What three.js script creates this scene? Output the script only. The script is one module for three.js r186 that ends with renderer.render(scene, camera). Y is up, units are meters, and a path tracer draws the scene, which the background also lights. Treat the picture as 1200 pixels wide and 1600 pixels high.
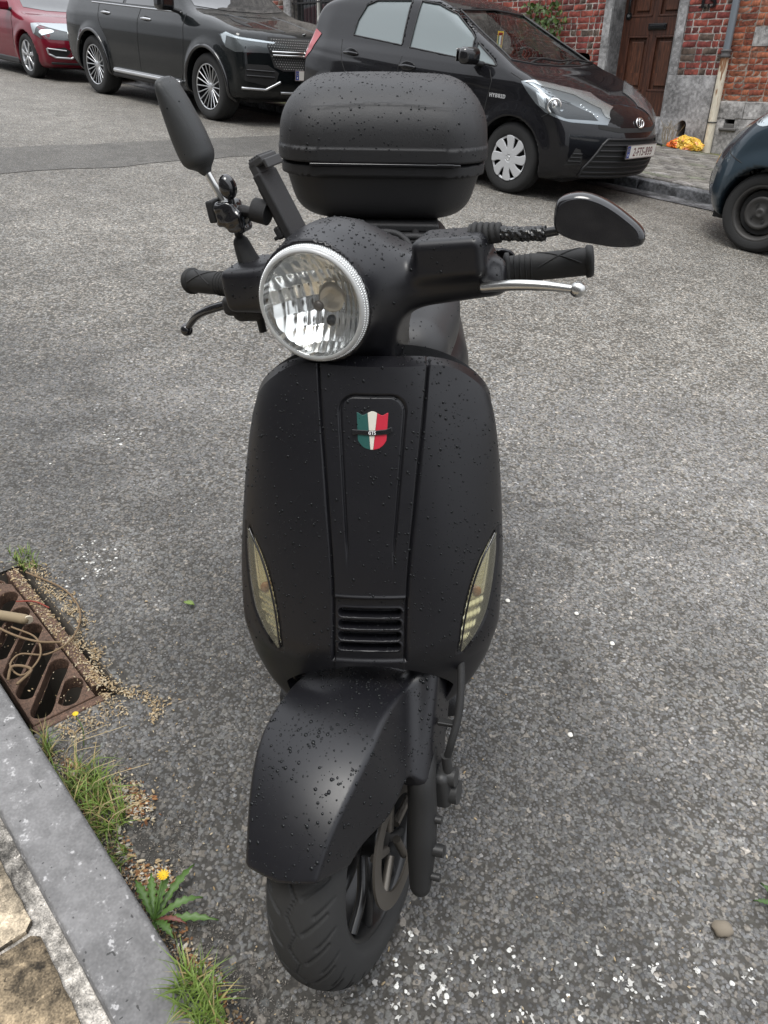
import * as THREE from 'three';
import { mergeGeometries } from 'three/addons/utils/BufferGeometryUtils.js';
import { RoundedBoxGeometry } from 'three/addons/geometries/RoundedBoxGeometry.js';
import { TextGeometry } from 'three/addons/geometries/TextGeometry.js';
import { FontLoader } from 'three/addons/loaders/FontLoader.js';
import { createNoise2D, createNoise3D } from 'simplex-noise';

// ------------------------------------------------------------------ camera, sky, sun, exposure
const rad = (d) => d * Math.PI / 180;
const scene = new THREE.Scene();
const camera = new THREE.PerspectiveCamera(2 * Math.atan(800 / 1200) * 180 / Math.PI, 0.75, 0.05, 200);
{
  const th = rad(32.84), ro = rad(4.9), c = Math.cos(th), s = Math.sin(th);
  const X = new THREE.Vector3(1, 0, 0), U = new THREE.Vector3(0, c, -s), B = new THREE.Vector3(0, s, c);
  const X2 = X.clone().multiplyScalar(Math.cos(ro)).addScaledVector(U, Math.sin(ro));
  const U2 = U.clone().multiplyScalar(Math.cos(ro)).addScaledVector(X, -Math.sin(ro));
  camera.position.set(0, 1.33, 0);
  camera.quaternion.setFromRotationMatrix(new THREE.Matrix4().makeBasis(X2, U2, B));
}
function mulberry(a) { return () => { a |= 0; a = a + 0x6D2B79F5 | 0; let t = Math.imul(a ^ a >>> 15, 1 | a); t = t + Math.imul(t ^ t >>> 7, 61 | t) ^ t; return ((t ^ t >>> 14) >>> 0) / 4294967296; }; }
const n2 = createNoise2D(mulberry(11)), n3 = createNoise3D(mulberry(12));
{ // overcast sky: a bright, even cloud cover with soft mottling
  const w = 512, h = 256, d = new Float32Array(w * h * 4);
  for (let j = 0; j < h; j++) for (let i = 0; i < w; i++) {
    const el = ((j + 0.5) / h - 0.5) * Math.PI, az = (i + 0.5) / w * 2 * Math.PI, s = Math.sin(el), ce = Math.cos(el);
    const x = ce * Math.cos(az), z = ce * Math.sin(az);
    let L = el > 0 ? 0.42 + 0.86 * s : 0.3; // the CIE overcast sky: three times as bright overhead as at the horizon
    const q = 1 / (0.25 + Math.max(s, 0));
    L *= 1 + 0.10 * n2(x * q * 1.3, z * q * 1.3) + 0.06 * n2(x * q * 3.1 + 9, z * q * 3.1);
    const o = (j * w + i) * 4; d[o] = L * 0.97; d[o + 1] = L * 1.0; d[o + 2] = L * 1.06; d[o + 3] = 1;
  }
  const t = new THREE.DataTexture(d, w, h, THREE.RGBAFormat, THREE.FloatType);
  t.mapping = THREE.EquirectangularReflectionMapping; t.magFilter = THREE.LinearFilter; t.minFilter = THREE.LinearFilter; t.needsUpdate = true;
  scene.background = t; scene.environment = t;
}
const sun = new THREE.DirectionalLight(new THREE.Color(1, 0.97, 0.92), 1.2);
sun.position.set(-3, 12, 1.5); sun.target.position.set(0, 0, -2); sun.castShadow = true; sun.shadow.radius = 45;
Object.assign(sun.shadow.camera, { left: -14, right: 14, top: 14, bottom: -14, near: 0.5, far: 40 }); sun.shadow.mapSize.set(2048, 2048);
scene.add(sun, sun.target);
const renderer = new THREE.WebGLRenderer({ antialias: true });
renderer.toneMapping = THREE.LinearToneMapping;
renderer.toneMappingExposure = 1.75;
renderer.shadowMap.enabled = true;

// ------------------------------------------------------------------ helpers
const V = (x, y, z) => new THREE.Vector3(x, y, z);
const clamp = (x, a = 0, b = 1) => Math.min(b, Math.max(a, x));
const lerp = (a, b, t) => a + (b - a) * t;
const sst = (a, b, x) => { const t = clamp((x - a) / (b - a)); return t * t * (3 - 2 * t); };
const interp = (pts) => { // looked up in a table of 1500 steps
  const f = interpAt(pts), a = pts[0][0], b = pts[pts.length - 1][0], n = 1500, T = new Float64Array(n + 2), k = n / (b - a); for (let i = 0; i < n + 2; i++) T[i] = f(a + i / k);
  return (x) => { if (x <= a) return T[0]; if (x >= b) return T[n]; const t = (x - a) * k, i = t | 0; return T[i] + (T[i + 1] - T[i]) * (t - i); }; };
const interpAt = (pts) => (x) => { // piecewise smooth (monotone cubic) through [x, y] pairs, x rising
  const n = pts.length; if (x <= pts[0][0]) return pts[0][1]; if (x >= pts[n - 1][0]) return pts[n - 1][1];
  let i = 0; while (x > pts[i + 1][0]) i++;
  const m = (k) => { if (k === 0 || k === n - 1) return k === 0 ? (pts[1][1] - pts[0][1]) / (pts[1][0] - pts[0][0]) : (pts[n - 1][1] - pts[n - 2][1]) / (pts[n - 1][0] - pts[n - 2][0]);
    const a = (pts[k][1] - pts[k - 1][1]) / (pts[k][0] - pts[k - 1][0]), b = (pts[k + 1][1] - pts[k][1]) / (pts[k + 1][0] - pts[k][0]); return a * b <= 0 ? 0 : 2 * a * b / (a + b); };
  const [x0, y0] = pts[i], [x1, y1] = pts[i + 1], h = x1 - x0, t = (x - x0) / h, m0 = m(i) * h, m1 = m(i + 1) * h;
  return (2 * t ** 3 - 3 * t ** 2 + 1) * y0 + (t ** 3 - 2 * t ** 2 + t) * m0 + (-2 * t ** 3 + 3 * t ** 2) * y1 + (t ** 3 - t ** 2) * m1;
};
const taken = {};
function numbered(n) { const k = taken[n] = (taken[n] ?? -1) + 1; return k ? `${n}_${String(k).padStart(3, '0')}` : n; }
function clean(g) { const r = g.index ? g.toNonIndexed() : g; for (const k of Object.keys(r.attributes)) if (!['position', 'normal', 'uv', 'color'].includes(k)) r.deleteAttribute(k); if (!r.attributes.normal) r.computeVertexNormals(); if (!r.attributes.uv) r.setAttribute('uv', new THREE.BufferAttribute(new Float32Array(r.attributes.position.count * 2), 2)); r.morphAttributes = {}; return r; }
function merge(list) { const l = list.flat(Infinity); if (l.length === 1) return l[0]; const c = l.map(clean); const col = c.some((g) => g.attributes.color); if (col) for (const g of c) if (!g.attributes.color) g.setAttribute('color', new THREE.BufferAttribute(new Float32Array(g.attributes.position.count * 3).fill(1), 3)); return mergeGeometries(c); }
function part(name, geos, mat, parent = scene, label) {
  const g = Array.isArray(geos) ? merge(geos) : geos; const m = new THREE.Mesh(g, mat);
  m.name = parent === scene ? numbered(name) : name; m.castShadow = m.receiveShadow = true; if (label) m.userData.label = label; parent.add(m); return m;
}
function tag(o, label, category, group, kind) { if (label) o.userData.label = label; if (category) o.userData.category = category; if (group) o.userData.group = group; if (kind) o.userData.kind = kind; return o; }
function thing(name, label, category, group) { const o = new THREE.Group(); o.name = numbered(name); scene.add(o); return tag(o, label, category, group); }
function sub(name, parent, label) { const o = new THREE.Group(); o.name = name; if (label) o.userData.label = label; parent.add(o); return o; }
function xf(g, p = [0, 0, 0], r = [0, 0, 0], s = [1, 1, 1], order = 'XYZ') { const m = new THREE.Matrix4().compose(V(...p), new THREE.Quaternion().setFromEuler(new THREE.Euler(...r, order)), V(...(typeof s === 'number' ? [s, s, s] : s))); return g.applyMatrix4(m); }
const rbox = (w, h, d, x = 0, y = 0, z = 0, r = 0.004, seg = 2) => new RoundedBoxGeometry(w, h, d, seg, Math.min(r, w / 2.01, h / 2.01, d / 2.01)).translate(x, y, z);
const bx = (w, h, d, x = 0, y = 0, z = 0) => new THREE.BoxGeometry(w, h, d).translate(x, y, z);
function tube(pts, r, radial = 10, seg, caps = true) {
  const c = new THREE.CatmullRomCurve3(pts.map((p) => (p.isVector3 ? p : V(...p))), false, 'centripetal'); const n = seg ?? Math.max(2, pts.length === 2 ? 2 : pts.length * 6);
  const g = [new THREE.TubeGeometry(c, n, r, radial)];
  if (caps) for (const t of [0, 1]) { const q = c.getPoint(t), d = c.getTangent(t).multiplyScalar(t ? 1 : -1); const disc = new THREE.CircleGeometry(r, radial); disc.applyQuaternion(new THREE.Quaternion().setFromUnitVectors(V(0, 0, 1), d)); disc.translate(q.x, q.y, q.z); g.push(disc); }
  return merge(g);
}
function taper(pts, rs, radial = 12, seg = 24) { // tube with varying radius, closed ends
  const c = new THREE.CatmullRomCurve3(pts.map((p) => V(...p)), false, 'centripetal'), rr = (t) => { const k = t * (rs.length - 1), i = Math.min(rs.length - 2, Math.floor(k)); return lerp(rs[i], rs[i + 1], k - i); };
  const g = new THREE.TubeGeometry(c, seg, 1, radial), P = g.attributes.position, fr = radial + 1;
  for (let i = 0; i <= seg; i++) { const o = c.getPointAt(i / seg), r = rr(i / seg); for (let j = 0; j < fr; j++) { const k = i * fr + j, v = V(P.getX(k), P.getY(k), P.getZ(k)).sub(o).multiplyScalar(r).add(o); P.setXYZ(k, v.x, v.y, v.z); } }
  g.computeVertexNormals();
  const caps = [[0, -1], [1, 1]].map(([t, s]) => { const o = c.getPointAt(t), r = rr(t), sp = new THREE.SphereGeometry(r, radial, 6); return sp.translate(o.x, o.y, o.z); });
  return merge([g, ...caps]);
}
const cyl = (r1, r2, h, seg = 24, open = false) => new THREE.CylinderGeometry(r1, r2, h, seg, 1, open);
const lathe = (pts, seg = 48) => new THREE.LatheGeometry(pts.map((p) => new THREE.Vector2(...p)), seg);
function grid(nu, nv, fn, closeU = false) { // fn(u, v) -> [x, y, z]
  const P = [], I = [], T = [];
  for (let j = 0; j <= nv; j++) for (let i = 0; i <= nu; i++) { const p = fn(i / nu, j / nv); P.push(p[0], p[1], p[2]); T.push(i / nu, j / nv); }
  for (let j = 0; j < nv; j++) for (let i = 0; i < nu; i++) { const a = j * (nu + 1) + i, b = a + 1, c = a + nu + 1, d = c + 1; I.push(a, b, d, a, d, c); }
  const g = new THREE.BufferGeometry(); g.setAttribute('position', new THREE.Float32BufferAttribute(P, 3)); g.setAttribute('uv', new THREE.Float32BufferAttribute(T, 2)); g.setIndex(I); g.computeVertexNormals();
  if (closeU) { const N = g.attributes.normal; for (let j = 0; j <= nv; j++) { const a = j * (nu + 1), b = a + nu; const v = V(N.getX(a) + N.getX(b), N.getY(a) + N.getY(b), N.getZ(a) + N.getZ(b)).normalize(); N.setXYZ(a, v.x, v.y, v.z); N.setXYZ(b, v.x, v.y, v.z); } }
  return g;
}
function flat(outline, depth, bevel = 0.002, holes = []) { // extruded outline [[x, y] ...] from z = 0 to depth
  const s = new THREE.Shape(outline.map((p) => new THREE.Vector2(...p))); for (const h of holes) s.holes.push(new THREE.Path(h.map((p) => new THREE.Vector2(...p))));
  return new THREE.ExtrudeGeometry(s, { depth: Math.max(1e-5, depth - 2 * bevel), bevelEnabled: bevel > 0, bevelThickness: bevel, bevelSize: bevel, bevelOffset: -bevel, bevelSegments: 2 }).translate(0, 0, bevel);
}
const spline2 = (pts, n = 40, closed = true) => new THREE.CatmullRomCurve3(pts.map((p) => V(p[0], p[1], 0)), closed, 'centripetal').getPoints(n).slice(0, closed ? -1 : undefined).map((p) => [p.x, p.y]);

// ------------------------------------------------------------------ signed distances and a surface-nets mesher
const smin = (a, b, k) => { const h = clamp(0.5 + 0.5 * (b - a) / k); return lerp(b, a, h) - k * h * (1 - h); };
const smax = (a, b, k) => -smin(-a, -b, k);
const sdBox = (x, y, z, a, b, c, r = 0) => { const X = Math.abs(x) - a + r, Y = Math.abs(y) - b + r, Z = Math.abs(z) - c + r; return Math.hypot(Math.max(X, 0), Math.max(Y, 0), Math.max(Z, 0)) + Math.min(Math.max(X, Y, Z), 0) - r; };
const sdBox2 = (x, y, a, b, r = 0) => { const X = Math.abs(x) - a + r, Y = Math.abs(y) - b + r; return Math.hypot(Math.max(X, 0), Math.max(Y, 0)) + Math.min(Math.max(X, Y), 0) - r; };
const sdCap = (x, y, z, a, b, ra, rb) => { const dx = b[0] - a[0], dy = b[1] - a[1], dz = b[2] - a[2], t = clamp(((x - a[0]) * dx + (y - a[1]) * dy + (z - a[2]) * dz) / (dx * dx + dy * dy + dz * dz)); return Math.hypot(x - a[0] - dx * t, y - a[1] - dy * t, z - a[2] - dz * t) - lerp(ra, rb, t); };
function sdPoly(px, py, p) { let d = 1e9, s = 1; for (let i = 0, j = p.length - 1; i < p.length; j = i++) { const ax = p[i][0], ay = p[i][1], ex = p[j][0] - ax, ey = p[j][1] - ay, wx = px - ax, wy = py - ay, t = clamp((wx * ex + wy * ey) / (ex * ex + ey * ey)), bxx = wx - ex * t, byy = wy - ey * t; d = Math.min(d, bxx * bxx + byy * byy); const c1 = py >= ay, c2 = py < p[j][1], c3 = ex * wy > ey * wx; if ((c1 && c2 && c3) || (!c1 && !c2 && !c3)) s = -s; } return s * Math.sqrt(d); }
function fastPoly(p, cs = 0.06) { // the same signed distance, looked up through a grid of candidate edges
  const n = p.length, ax = Float64Array.from(p, (q) => q[0]), ay = Float64Array.from(p, (q) => q[1]), ex = new Float64Array(n), ey = new Float64Array(n), il = new Float64Array(n); let area = 0;
  for (let i = 0; i < n; i++) { const j = (i + 1) % n; ex[i] = ax[j] - ax[i]; ey[i] = ay[j] - ay[i]; il[i] = 1 / (ex[i] ** 2 + ey[i] ** 2); area += ax[i] * ay[j] - ax[j] * ay[i]; } const sg = area > 0 ? -1 : 1, cells = new Map();
  const d2 = (i, x, y) => { const wx = x - ax[i], wy = y - ay[i], t = Math.min(1, Math.max(0, (wx * ex[i] + wy * ey[i]) * il[i])), a = wx - ex[i] * t, b = wy - ey[i] * t; return a * a + b * b; };
  return (x, y) => { const I = Math.floor(x / cs), J = Math.floor(y / cs), key = I * 100003 + J; let c = cells.get(key); if (!c) { const cx = (I + 0.5) * cs, cy = (J + 0.5) * cs, ds = []; let m = 1e9; for (let i = 0; i < n; i++) { ds[i] = Math.sqrt(d2(i, cx, cy)); m = Math.min(m, ds[i]); } c = []; for (let i = 0; i < n; i++) if (ds[i] <= m + cs * 1.5) c.push(i); cells.set(key, c); }
    let m = 1e9, s = 1, bc = 0; for (const i of c) { const d = d2(i, x, y), cr = (ex[i] * (y - ay[i]) - ey[i] * (x - ax[i])) * Math.sqrt(il[i]); if (d < m - 1e-12) { m = d; bc = cr; } else if (d < m + 1e-12 && Math.abs(cr) > Math.abs(bc)) bc = cr; } s = bc > 0 ? 1 : -1; return s * sg * Math.sqrt(m); };
}
const gradOf = (f, x, y, z, e = 1e-3) => [(f(x + e, y, z) - f(x - e, y, z)) / (2 * e), (f(x, y + e, z) - f(x, y - e, z)) / (2 * e), (f(x, y, z + e) - f(x, y, z - e)) / (2 * e)];
function nets(f, lo, hi, cell, lip = 1.3, ge) {
  const nx = Math.ceil((hi[0] - lo[0]) / cell) + 1, ny = Math.ceil((hi[1] - lo[1]) / cell) + 1, nz = Math.ceil((hi[2] - lo[2]) / cell) + 1, S = 8;
  const F = new Float32Array(nx * ny * nz), at = (i, j, k) => (k * ny + j) * nx + i, reach = cell * (S * 0.866 + 1.5) * lip;
  for (let K = 0; K < nz; K += S) for (let J = 0; J < ny; J += S) for (let I = 0; I < nx; I += S) {
    const d = f(lo[0] + (I + S / 2) * cell, lo[1] + (J + S / 2) * cell, lo[2] + (K + S / 2) * cell), far = Math.abs(d) > reach;
    for (let k = K; k < Math.min(K + S, nz); k++) for (let j = J; j < Math.min(J + S, ny); j++) for (let i = I; i < Math.min(I + S, nx); i++) F[at(i, j, k)] = far ? d : f(lo[0] + i * cell, lo[1] + j * cell, lo[2] + k * cell);
  }
  const id = new Int32Array(nx * ny * nz).fill(-1), P = [], N = [], I = [], e = ge ?? cell * 0.3;
  for (let k = 0; k < nz - 1; k++) for (let j = 0; j < ny - 1; j++) for (let i = 0; i < nx - 1; i++) {
    let m = 0; const v = []; for (let c = 0; c < 8; c++) { v[c] = F[at(i + (c & 1), j + (c >> 1 & 1), k + (c >> 2))]; if (v[c] < 0) m |= 1 << c; }
    if (m === 0 || m === 255) continue;
    let x = 0, y = 0, z = 0, n = 0;
    for (let a = 0; a < 8; a++) for (const b of [1, 2, 4]) { if (a & b) continue; const q = a | b; if ((v[a] < 0) === (v[q] < 0)) continue; const t = v[a] / (v[a] - v[q]); x += (a & 1) + (b === 1 ? t : 0); y += (a >> 1 & 1) + (b === 2 ? t : 0); z += (a >> 2) + (b === 4 ? t : 0); n++; }
    let px = lo[0] + (i + x / n) * cell, py = lo[1] + (j + y / n) * cell, pz = lo[2] + (k + z / n) * cell, g;
    for (let s = 0; s < 1; s++) { const d = f(px, py, pz); g = gradOf(f, px, py, pz, e); const l = g[0] ** 2 + g[1] ** 2 + g[2] ** 2 || 1, w = clamp(d / l, -cell * 0.6, cell * 0.6); px -= g[0] * w; py -= g[1] * w; pz -= g[2] * w; }
    g = gradOf(f, px, py, pz, e); const l = Math.hypot(...g) || 1; id[at(i, j, k)] = P.length / 3; P.push(px, py, pz); N.push(g[0] / l, g[1] / l, g[2] / l);
  }
  for (let k = 1; k < nz - 1; k++) for (let j = 1; j < ny - 1; j++) for (let i = 1; i < nx - 1; i++) {
    const a = F[at(i, j, k)] < 0;
    for (const [b, q] of [[F[at(i + 1, j, k)], [at(i, j - 1, k - 1), at(i, j, k - 1), at(i, j, k), at(i, j - 1, k)]], [F[at(i, j + 1, k)], [at(i - 1, j, k - 1), at(i - 1, j, k), at(i, j, k), at(i, j, k - 1)]], [F[at(i, j, k + 1)], [at(i - 1, j - 1, k), at(i, j - 1, k), at(i, j, k), at(i - 1, j, k)]]]) {
      if (a === (b < 0)) continue; const [p, r, s, t] = q.map((o) => id[o]); if (p < 0 || r < 0 || s < 0 || t < 0) continue;
      if (a) I.push(p, r, s, p, s, t); else I.push(p, s, r, p, t, s);
    }
  }
  const g = new THREE.BufferGeometry(); g.setAttribute('position', new THREE.Float32BufferAttribute(P, 3)); g.setAttribute('normal', new THREE.Float32BufferAttribute(N, 3));
  const T = new Float32Array(P.length / 3 * 2); for (let i = 0; i < P.length / 3; i++) { const ax = Math.abs(N[i * 3]), ay = Math.abs(N[i * 3 + 1]), az = Math.abs(N[i * 3 + 2]); const [s, t] = ay > ax && ay > az ? [0, 2] : ax > az ? [2, 1] : [0, 1]; T[i * 2] = P[i * 3 + s]; T[i * 2 + 1] = P[i * 3 + t]; }
  g.setAttribute('uv', new THREE.BufferAttribute(T, 2)); g.setIndex(I); return g;
}
function march(f, o, d, tMax = 3) { let t = 0; for (let i = 0; i < 160 && t < tMax; i++) { const v = f(o[0] + d[0] * t, o[1] + d[1] * t, o[2] + d[2] * t); if (v < 2e-4) break; t += v * 0.7; } return [o[0] + d[0] * t, o[1] + d[1] * t, o[2] + d[2] * t]; }
// a skin over the surface f inside an outline drawn in the plane (a, b); map(a, b) -> [origin, direction] of the ray that finds the surface
function patch(f, outline, map, off = 0.003, thick = 0.008, maxEdge = 0.05) {
  let pts = outline.map((p) => [...p]), tri = THREE.ShapeUtils.triangulateShape(pts.map((p) => new THREE.Vector2(...p)), []).map((t) => [...t]);
  const N0 = pts.length; let edge = pts.map((_, i) => [i, (i + 1) % N0]);
  for (let pass = 0; pass < 7; pass++) {
    let big = 0; for (const t of tri) for (let e = 0; e < 3; e++) { const a = pts[t[e]], b = pts[t[(e + 1) % 3]]; big = Math.max(big, Math.hypot(a[0] - b[0], a[1] - b[1])); } if (big < maxEdge) break;
    const mid = new Map(), m = (a, b) => { const k = a < b ? a * 1e6 + b : b * 1e6 + a; if (!mid.has(k)) { if (Math.hypot(pts[a][0] - pts[b][0], pts[a][1] - pts[b][1]) < maxEdge * 0.7) { mid.set(k, -1); } else { mid.set(k, pts.length); pts.push([(pts[a][0] + pts[b][0]) / 2, (pts[a][1] + pts[b][1]) / 2]); } } return mid.get(k); };
    const nt = []; for (const [a, b, c] of tri) { const x = m(a, b), y = m(b, c), z = m(c, a); const n = (x >= 0) + (y >= 0) + (z >= 0);
      if (n === 3) nt.push([a, x, z], [x, b, y], [z, y, c], [x, y, z]); else if (n === 0) nt.push([a, b, c]);
      else if (n === 1) { if (x >= 0) nt.push([a, x, c], [x, b, c]); else if (y >= 0) nt.push([a, b, y], [a, y, c]); else nt.push([a, b, z], [z, b, c]); }
      else { if (x < 0) nt.push([a, b, y], [a, y, z], [z, y, c]); else if (y < 0) nt.push([a, x, z], [x, b, c], [x, c, z]); else nt.push([x, b, y], [a, x, y], [a, y, c]); } }
    const ne = []; for (const [a, b] of edge) { const k = mid.get(a < b ? a * 1e6 + b : b * 1e6 + a); if (k >= 0) ne.push([a, k], [k, b]); else ne.push([a, b]); }
    tri = nt; edge = ne;
  }
  const P = [], N = []; for (const [a, b] of pts) { const [o, d] = map(a, b), q = march(f, o, d), g = gradOf(f, ...q, 2e-3), l = Math.hypot(...g) || 1; N.push(g.map((v) => v / l)); P.push(q.map((v, i) => v + g[i] / l * off)); }
  const out = [], nor = [], uv = []; const put = (i, p, n) => { out.push(...p); nor.push(...n); uv.push(pts[i][0], pts[i][1]); };
  const [A, B, C] = tri[0].map((i) => V(...P[i])), nn = B.sub(A).cross(C.sub(A)); const flip = nn.dot(V(...N[tri[0][0]])) < 0;
  for (const t of tri) for (const i of flip ? [t[0], t[2], t[1]] : t) put(i, P[i], N[i]);
  if (thick > 0) { const c = pts.slice(0, N0).reduce((s, p) => [s[0] + p[0] / N0, s[1] + p[1] / N0], [0, 0]); for (const [a, b] of edge) { const lo = (i) => P[i].map((v, k) => v - N[i][k] * thick), e = V(...P[b]).sub(V(...P[a])), s = e.cross(V(...N[a])).normalize().multiplyScalar(flip ? -1 : 1).toArray(); const quad = [[a, P[a]], [b, P[b]], [b, lo(b)], [a, P[a]], [b, lo(b)], [a, lo(a)]]; for (const [i, p] of quad) put(i, p, s); } }
  const g = new THREE.BufferGeometry(); g.setAttribute('position', new THREE.Float32BufferAttribute(out, 3)); g.setAttribute('normal', new THREE.Float32BufferAttribute(nor, 3)); g.setAttribute('uv', new THREE.Float32BufferAttribute(uv, 2)); return g;
}
function line(f, pts, map, r = 0.004, off = -0.001, closed = false, step = 0.04) { // a thin bead or gap laid along the surface f
  const q = []; const n = pts.length; for (let i = 0; i < (closed ? n : n - 1); i++) { const a = pts[i], b = pts[(i + 1) % n], k = Math.max(1, Math.round(Math.hypot(a[0] - b[0], a[1] - b[1]) / step)); for (let j = 0; j < k; j++) q.push([lerp(a[0], b[0], j / k), lerp(a[1], b[1], j / k)]); } q.push(closed ? pts[0] : pts[n - 1]);
  const P = q.map(([a, b]) => { const [o, d] = map(a, b), p = march(f, o, d), g = gradOf(f, ...p, 2e-3), l = Math.hypot(...g) || 1; return V(...p.map((v, i) => v + g[i] / l * off)); });
  return tube(P, r, 6, P.length * 2, false);
}
const std = (o) => new THREE.MeshStandardMaterial(o), phy = (o) => new THREE.MeshPhysicalMaterial(o), rgb = (r, g, b) => new THREE.Color().setRGB(r, g, b);
function tex(w, h, fn, srgb = true, repeat) { const d = new Uint8Array(w * h * 4); for (let j = 0; j < h; j++) for (let i = 0; i < w; i++) { const c = fn(i / w, j / h, i, j), o = (j * w + i) * 4; d[o] = clamp(c[0]) * 255; d[o + 1] = clamp(c[1]) * 255; d[o + 2] = clamp(c[2]) * 255; d[o + 3] = 255; } const t = new THREE.DataTexture(d, w, h); t.wrapS = t.wrapT = THREE.RepeatWrapping; t.magFilter = THREE.LinearFilter; t.minFilter = THREE.LinearMipmapLinearFilter; t.generateMipmaps = true; if (srgb) t.colorSpace = THREE.SRGBColorSpace; if (repeat) t.repeat.set(...repeat); t.needsUpdate = true; return t; }
// periodic value noise for textures
function pnoise(n, seed) { const r = mulberry(seed), g = Float32Array.from({ length: n * n }, r); return (u, v) => { const x = u * n, y = v * n, i = Math.floor(x), j = Math.floor(y), s = x - i, t = y - j, a = s * s * (3 - 2 * s), b = t * t * (3 - 2 * t), i0 = (i % n + n) % n, i1 = i0 + 1 === n ? 0 : i0 + 1, j0 = (j % n + n) % n * n, j1 = j0 + n === n * n ? 0 : j0 + n, p = g[j0 + i0], q = g[j1 + i0], P = p + (g[j0 + i1] - p) * a; return P + (q + (g[j1 + i1] - q) * a - P) * b; }; }

// ------------------------------------------------------------------ street frame: su runs along the street (to the right), sn across it (away from the camera)
const su = V(0.739, 0, 0.673).normalize(), sn = V(su.z, 0, -su.x);
const street = (s, n, y = 0) => V(su.x * s + sn.x * n, y, su.z * s + sn.z * n);
const ku = V(0.7018, 0, 0.7124), kn = V(0.7124, 0, -0.7018); // the near kerb's own direction and its normal towards the road
const kerbAt = (a, n, y = 0) => V(ku.x * a + kn.x * n, y, ku.z * a + kn.z * n);
const kA = (x, z) => x * ku.x + z * ku.z, kN = (x, z) => x * kn.x + z * kn.z;
const KERB = 0.241, KH = 0.1, FARKERB = 7.95;
const gratA0 = -1.84, gratA1 = -1.27, gratN0 = 0.262, gratN1 = 0.45;

// paint remains and gutter dirt are matter on the road
const paintSpots = [[0.33, -0.62, 0.36, 0.12, 0.05], [0.62, -0.68, 0.22, 0.09, 0.18], [-0.96, -2.42, 0.12, 0.07, 0.0], [-0.80, -1.66, 0.10, 0.14, -0.02], [-0.62, -2.0, 0.05, 0.05, 0.1], [0.42, -1.62, 0.03, 0.02, -0.3], [0.62, -1.66, 0.025, 0.02, -0.2], [-1.15, -2.2, 0.10, 0.04, 0.2], [0.12, -0.66, 0.1, 0.07, -0.05]];
const paintAt = (x, z) => { let m = -1; for (const [a, b, r, q, t] of paintSpots) { const d = Math.hypot((x - a) / r, (z - b) / q); if (d < 1.3) m = Math.max(m, 0.62 * n2(x * 26 + a * 9, z * 26) + 0.45 * n2(x * 70, z * 70 + 4) - t - 0.25 - 0.55 * sst(0.5, 1.3, d)); } return m; };
const grit = (x, z) => sst(0.16, 0.0, kN(x, z) - KERB - 0.05 - 0.05 * n2(x * 3, z * 3)) * sst(-1.15, -0.9, kA(x, z)); // fine gutter silt along the kerb

const grazeSheen = (x, z) => { const n = x * sn.x + z * sn.z; return sst(0.5, 2.5, n + 0.8 * n2(x * 0.7, z * 0.7 + 5) + 0.55 * n2(x * 2.3, z * 2.3) + 0.3 * n2(x * 7, z * 7)); }; // far road painted paler for its grazing sky sheen, strip by the kerb darker
const roadTone = (x, z) => lerp(0.66, 1.17, grazeSheen(x, z)) * (1 + 0.13 * n2(x * 0.23 + 3, z * 0.23) + 0.10 * n2(x * 0.9, z * 0.9 + 7) + 0.08 * n2(x * 3.1, z * 3.1));
const asphaltMap = {}; {
  const S = 1536, C = 240, r = mulberry(5), cx = new Float32Array(C * C), cy = new Float32Array(C * C), cr = new Float32Array(C * C), ct = new Float32Array(C * C), cw = new Float32Array(C * C);
  for (let i = 0; i < C * C; i++) { cx[i] = r(); cy[i] = r(); cr[i] = 0.55 + 0.6 * r(); ct[i] = r(); cw[i] = r(); }
  const col = new Uint8Array(S * S * 4), bmp = new Uint8Array(S * S * 4), f1 = pnoise(512, 3), f2 = pnoise(24, 4);
  for (let j = 0; j < S; j++) for (let i = 0; i < S; i++) {
    const u = i / S * C, v = j / S * C, I = Math.floor(u), J = Math.floor(v); let best = 9, b2 = 9, id = 0;
    for (let b = -1; b < 2; b++) for (let a = -1; a < 2; a++) { const k = ((J + b + C) % C) * C + (I + a + C) % C, d = Math.hypot(I + a + cx[k] - u, J + b + cy[k] - v) / cr[k]; if (d < best) { b2 = best; best = d; id = k; } else if (d < b2) b2 = d; }
    const n = f1(i / S, j / S), e = clamp((b2 - best) * 2.2 + (n - 0.5) * 0.9), big = f2(i / S, j / S), stone = ct[id] > 0.3 ? sst(0.3, 0.55, e) : 0;
    let L = lerp(0.27, 0.375 + 0.14 * ct[id] + (cw[id] > 0.95 ? 0.12 : 0), stone); L = L * (0.86 + 0.28 * n) * (0.93 + 0.14 * big) * (0.9 + 0.2 * r()); const w = stone > 0.5 ? 0.008 + (cw[id] - 0.4) * 0.03 : 0.012;
    const o = (j * S + i) * 4; col[o] = clamp(L + w) * 255; col[o + 1] = clamp(L) * 255; col[o + 2] = clamp(L - w - 0.01) * 255; col[o + 3] = 255; const h = lerp(60 + 60 * n, 130 + 90 * ct[id] + 30 * n, stone); bmp[o] = bmp[o + 1] = bmp[o + 2] = h; bmp[o + 3] = 255;
  }
  for (const [k, d] of [['map', col], ['bumpMap', bmp]]) { const t = new THREE.DataTexture(d, S, S); t.wrapS = t.wrapT = THREE.RepeatWrapping; t.magFilter = THREE.LinearFilter; t.minFilter = THREE.LinearMipmapLinearFilter; t.generateMipmaps = true; if (k === 'map') t.colorSpace = THREE.SRGBColorSpace; t.needsUpdate = true; asphaltMap[k] = t; }
}
const asphalt = std({ ...asphaltMap, vertexColors: true, roughness: 0.72, bumpScale: 0.0026 });
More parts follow.
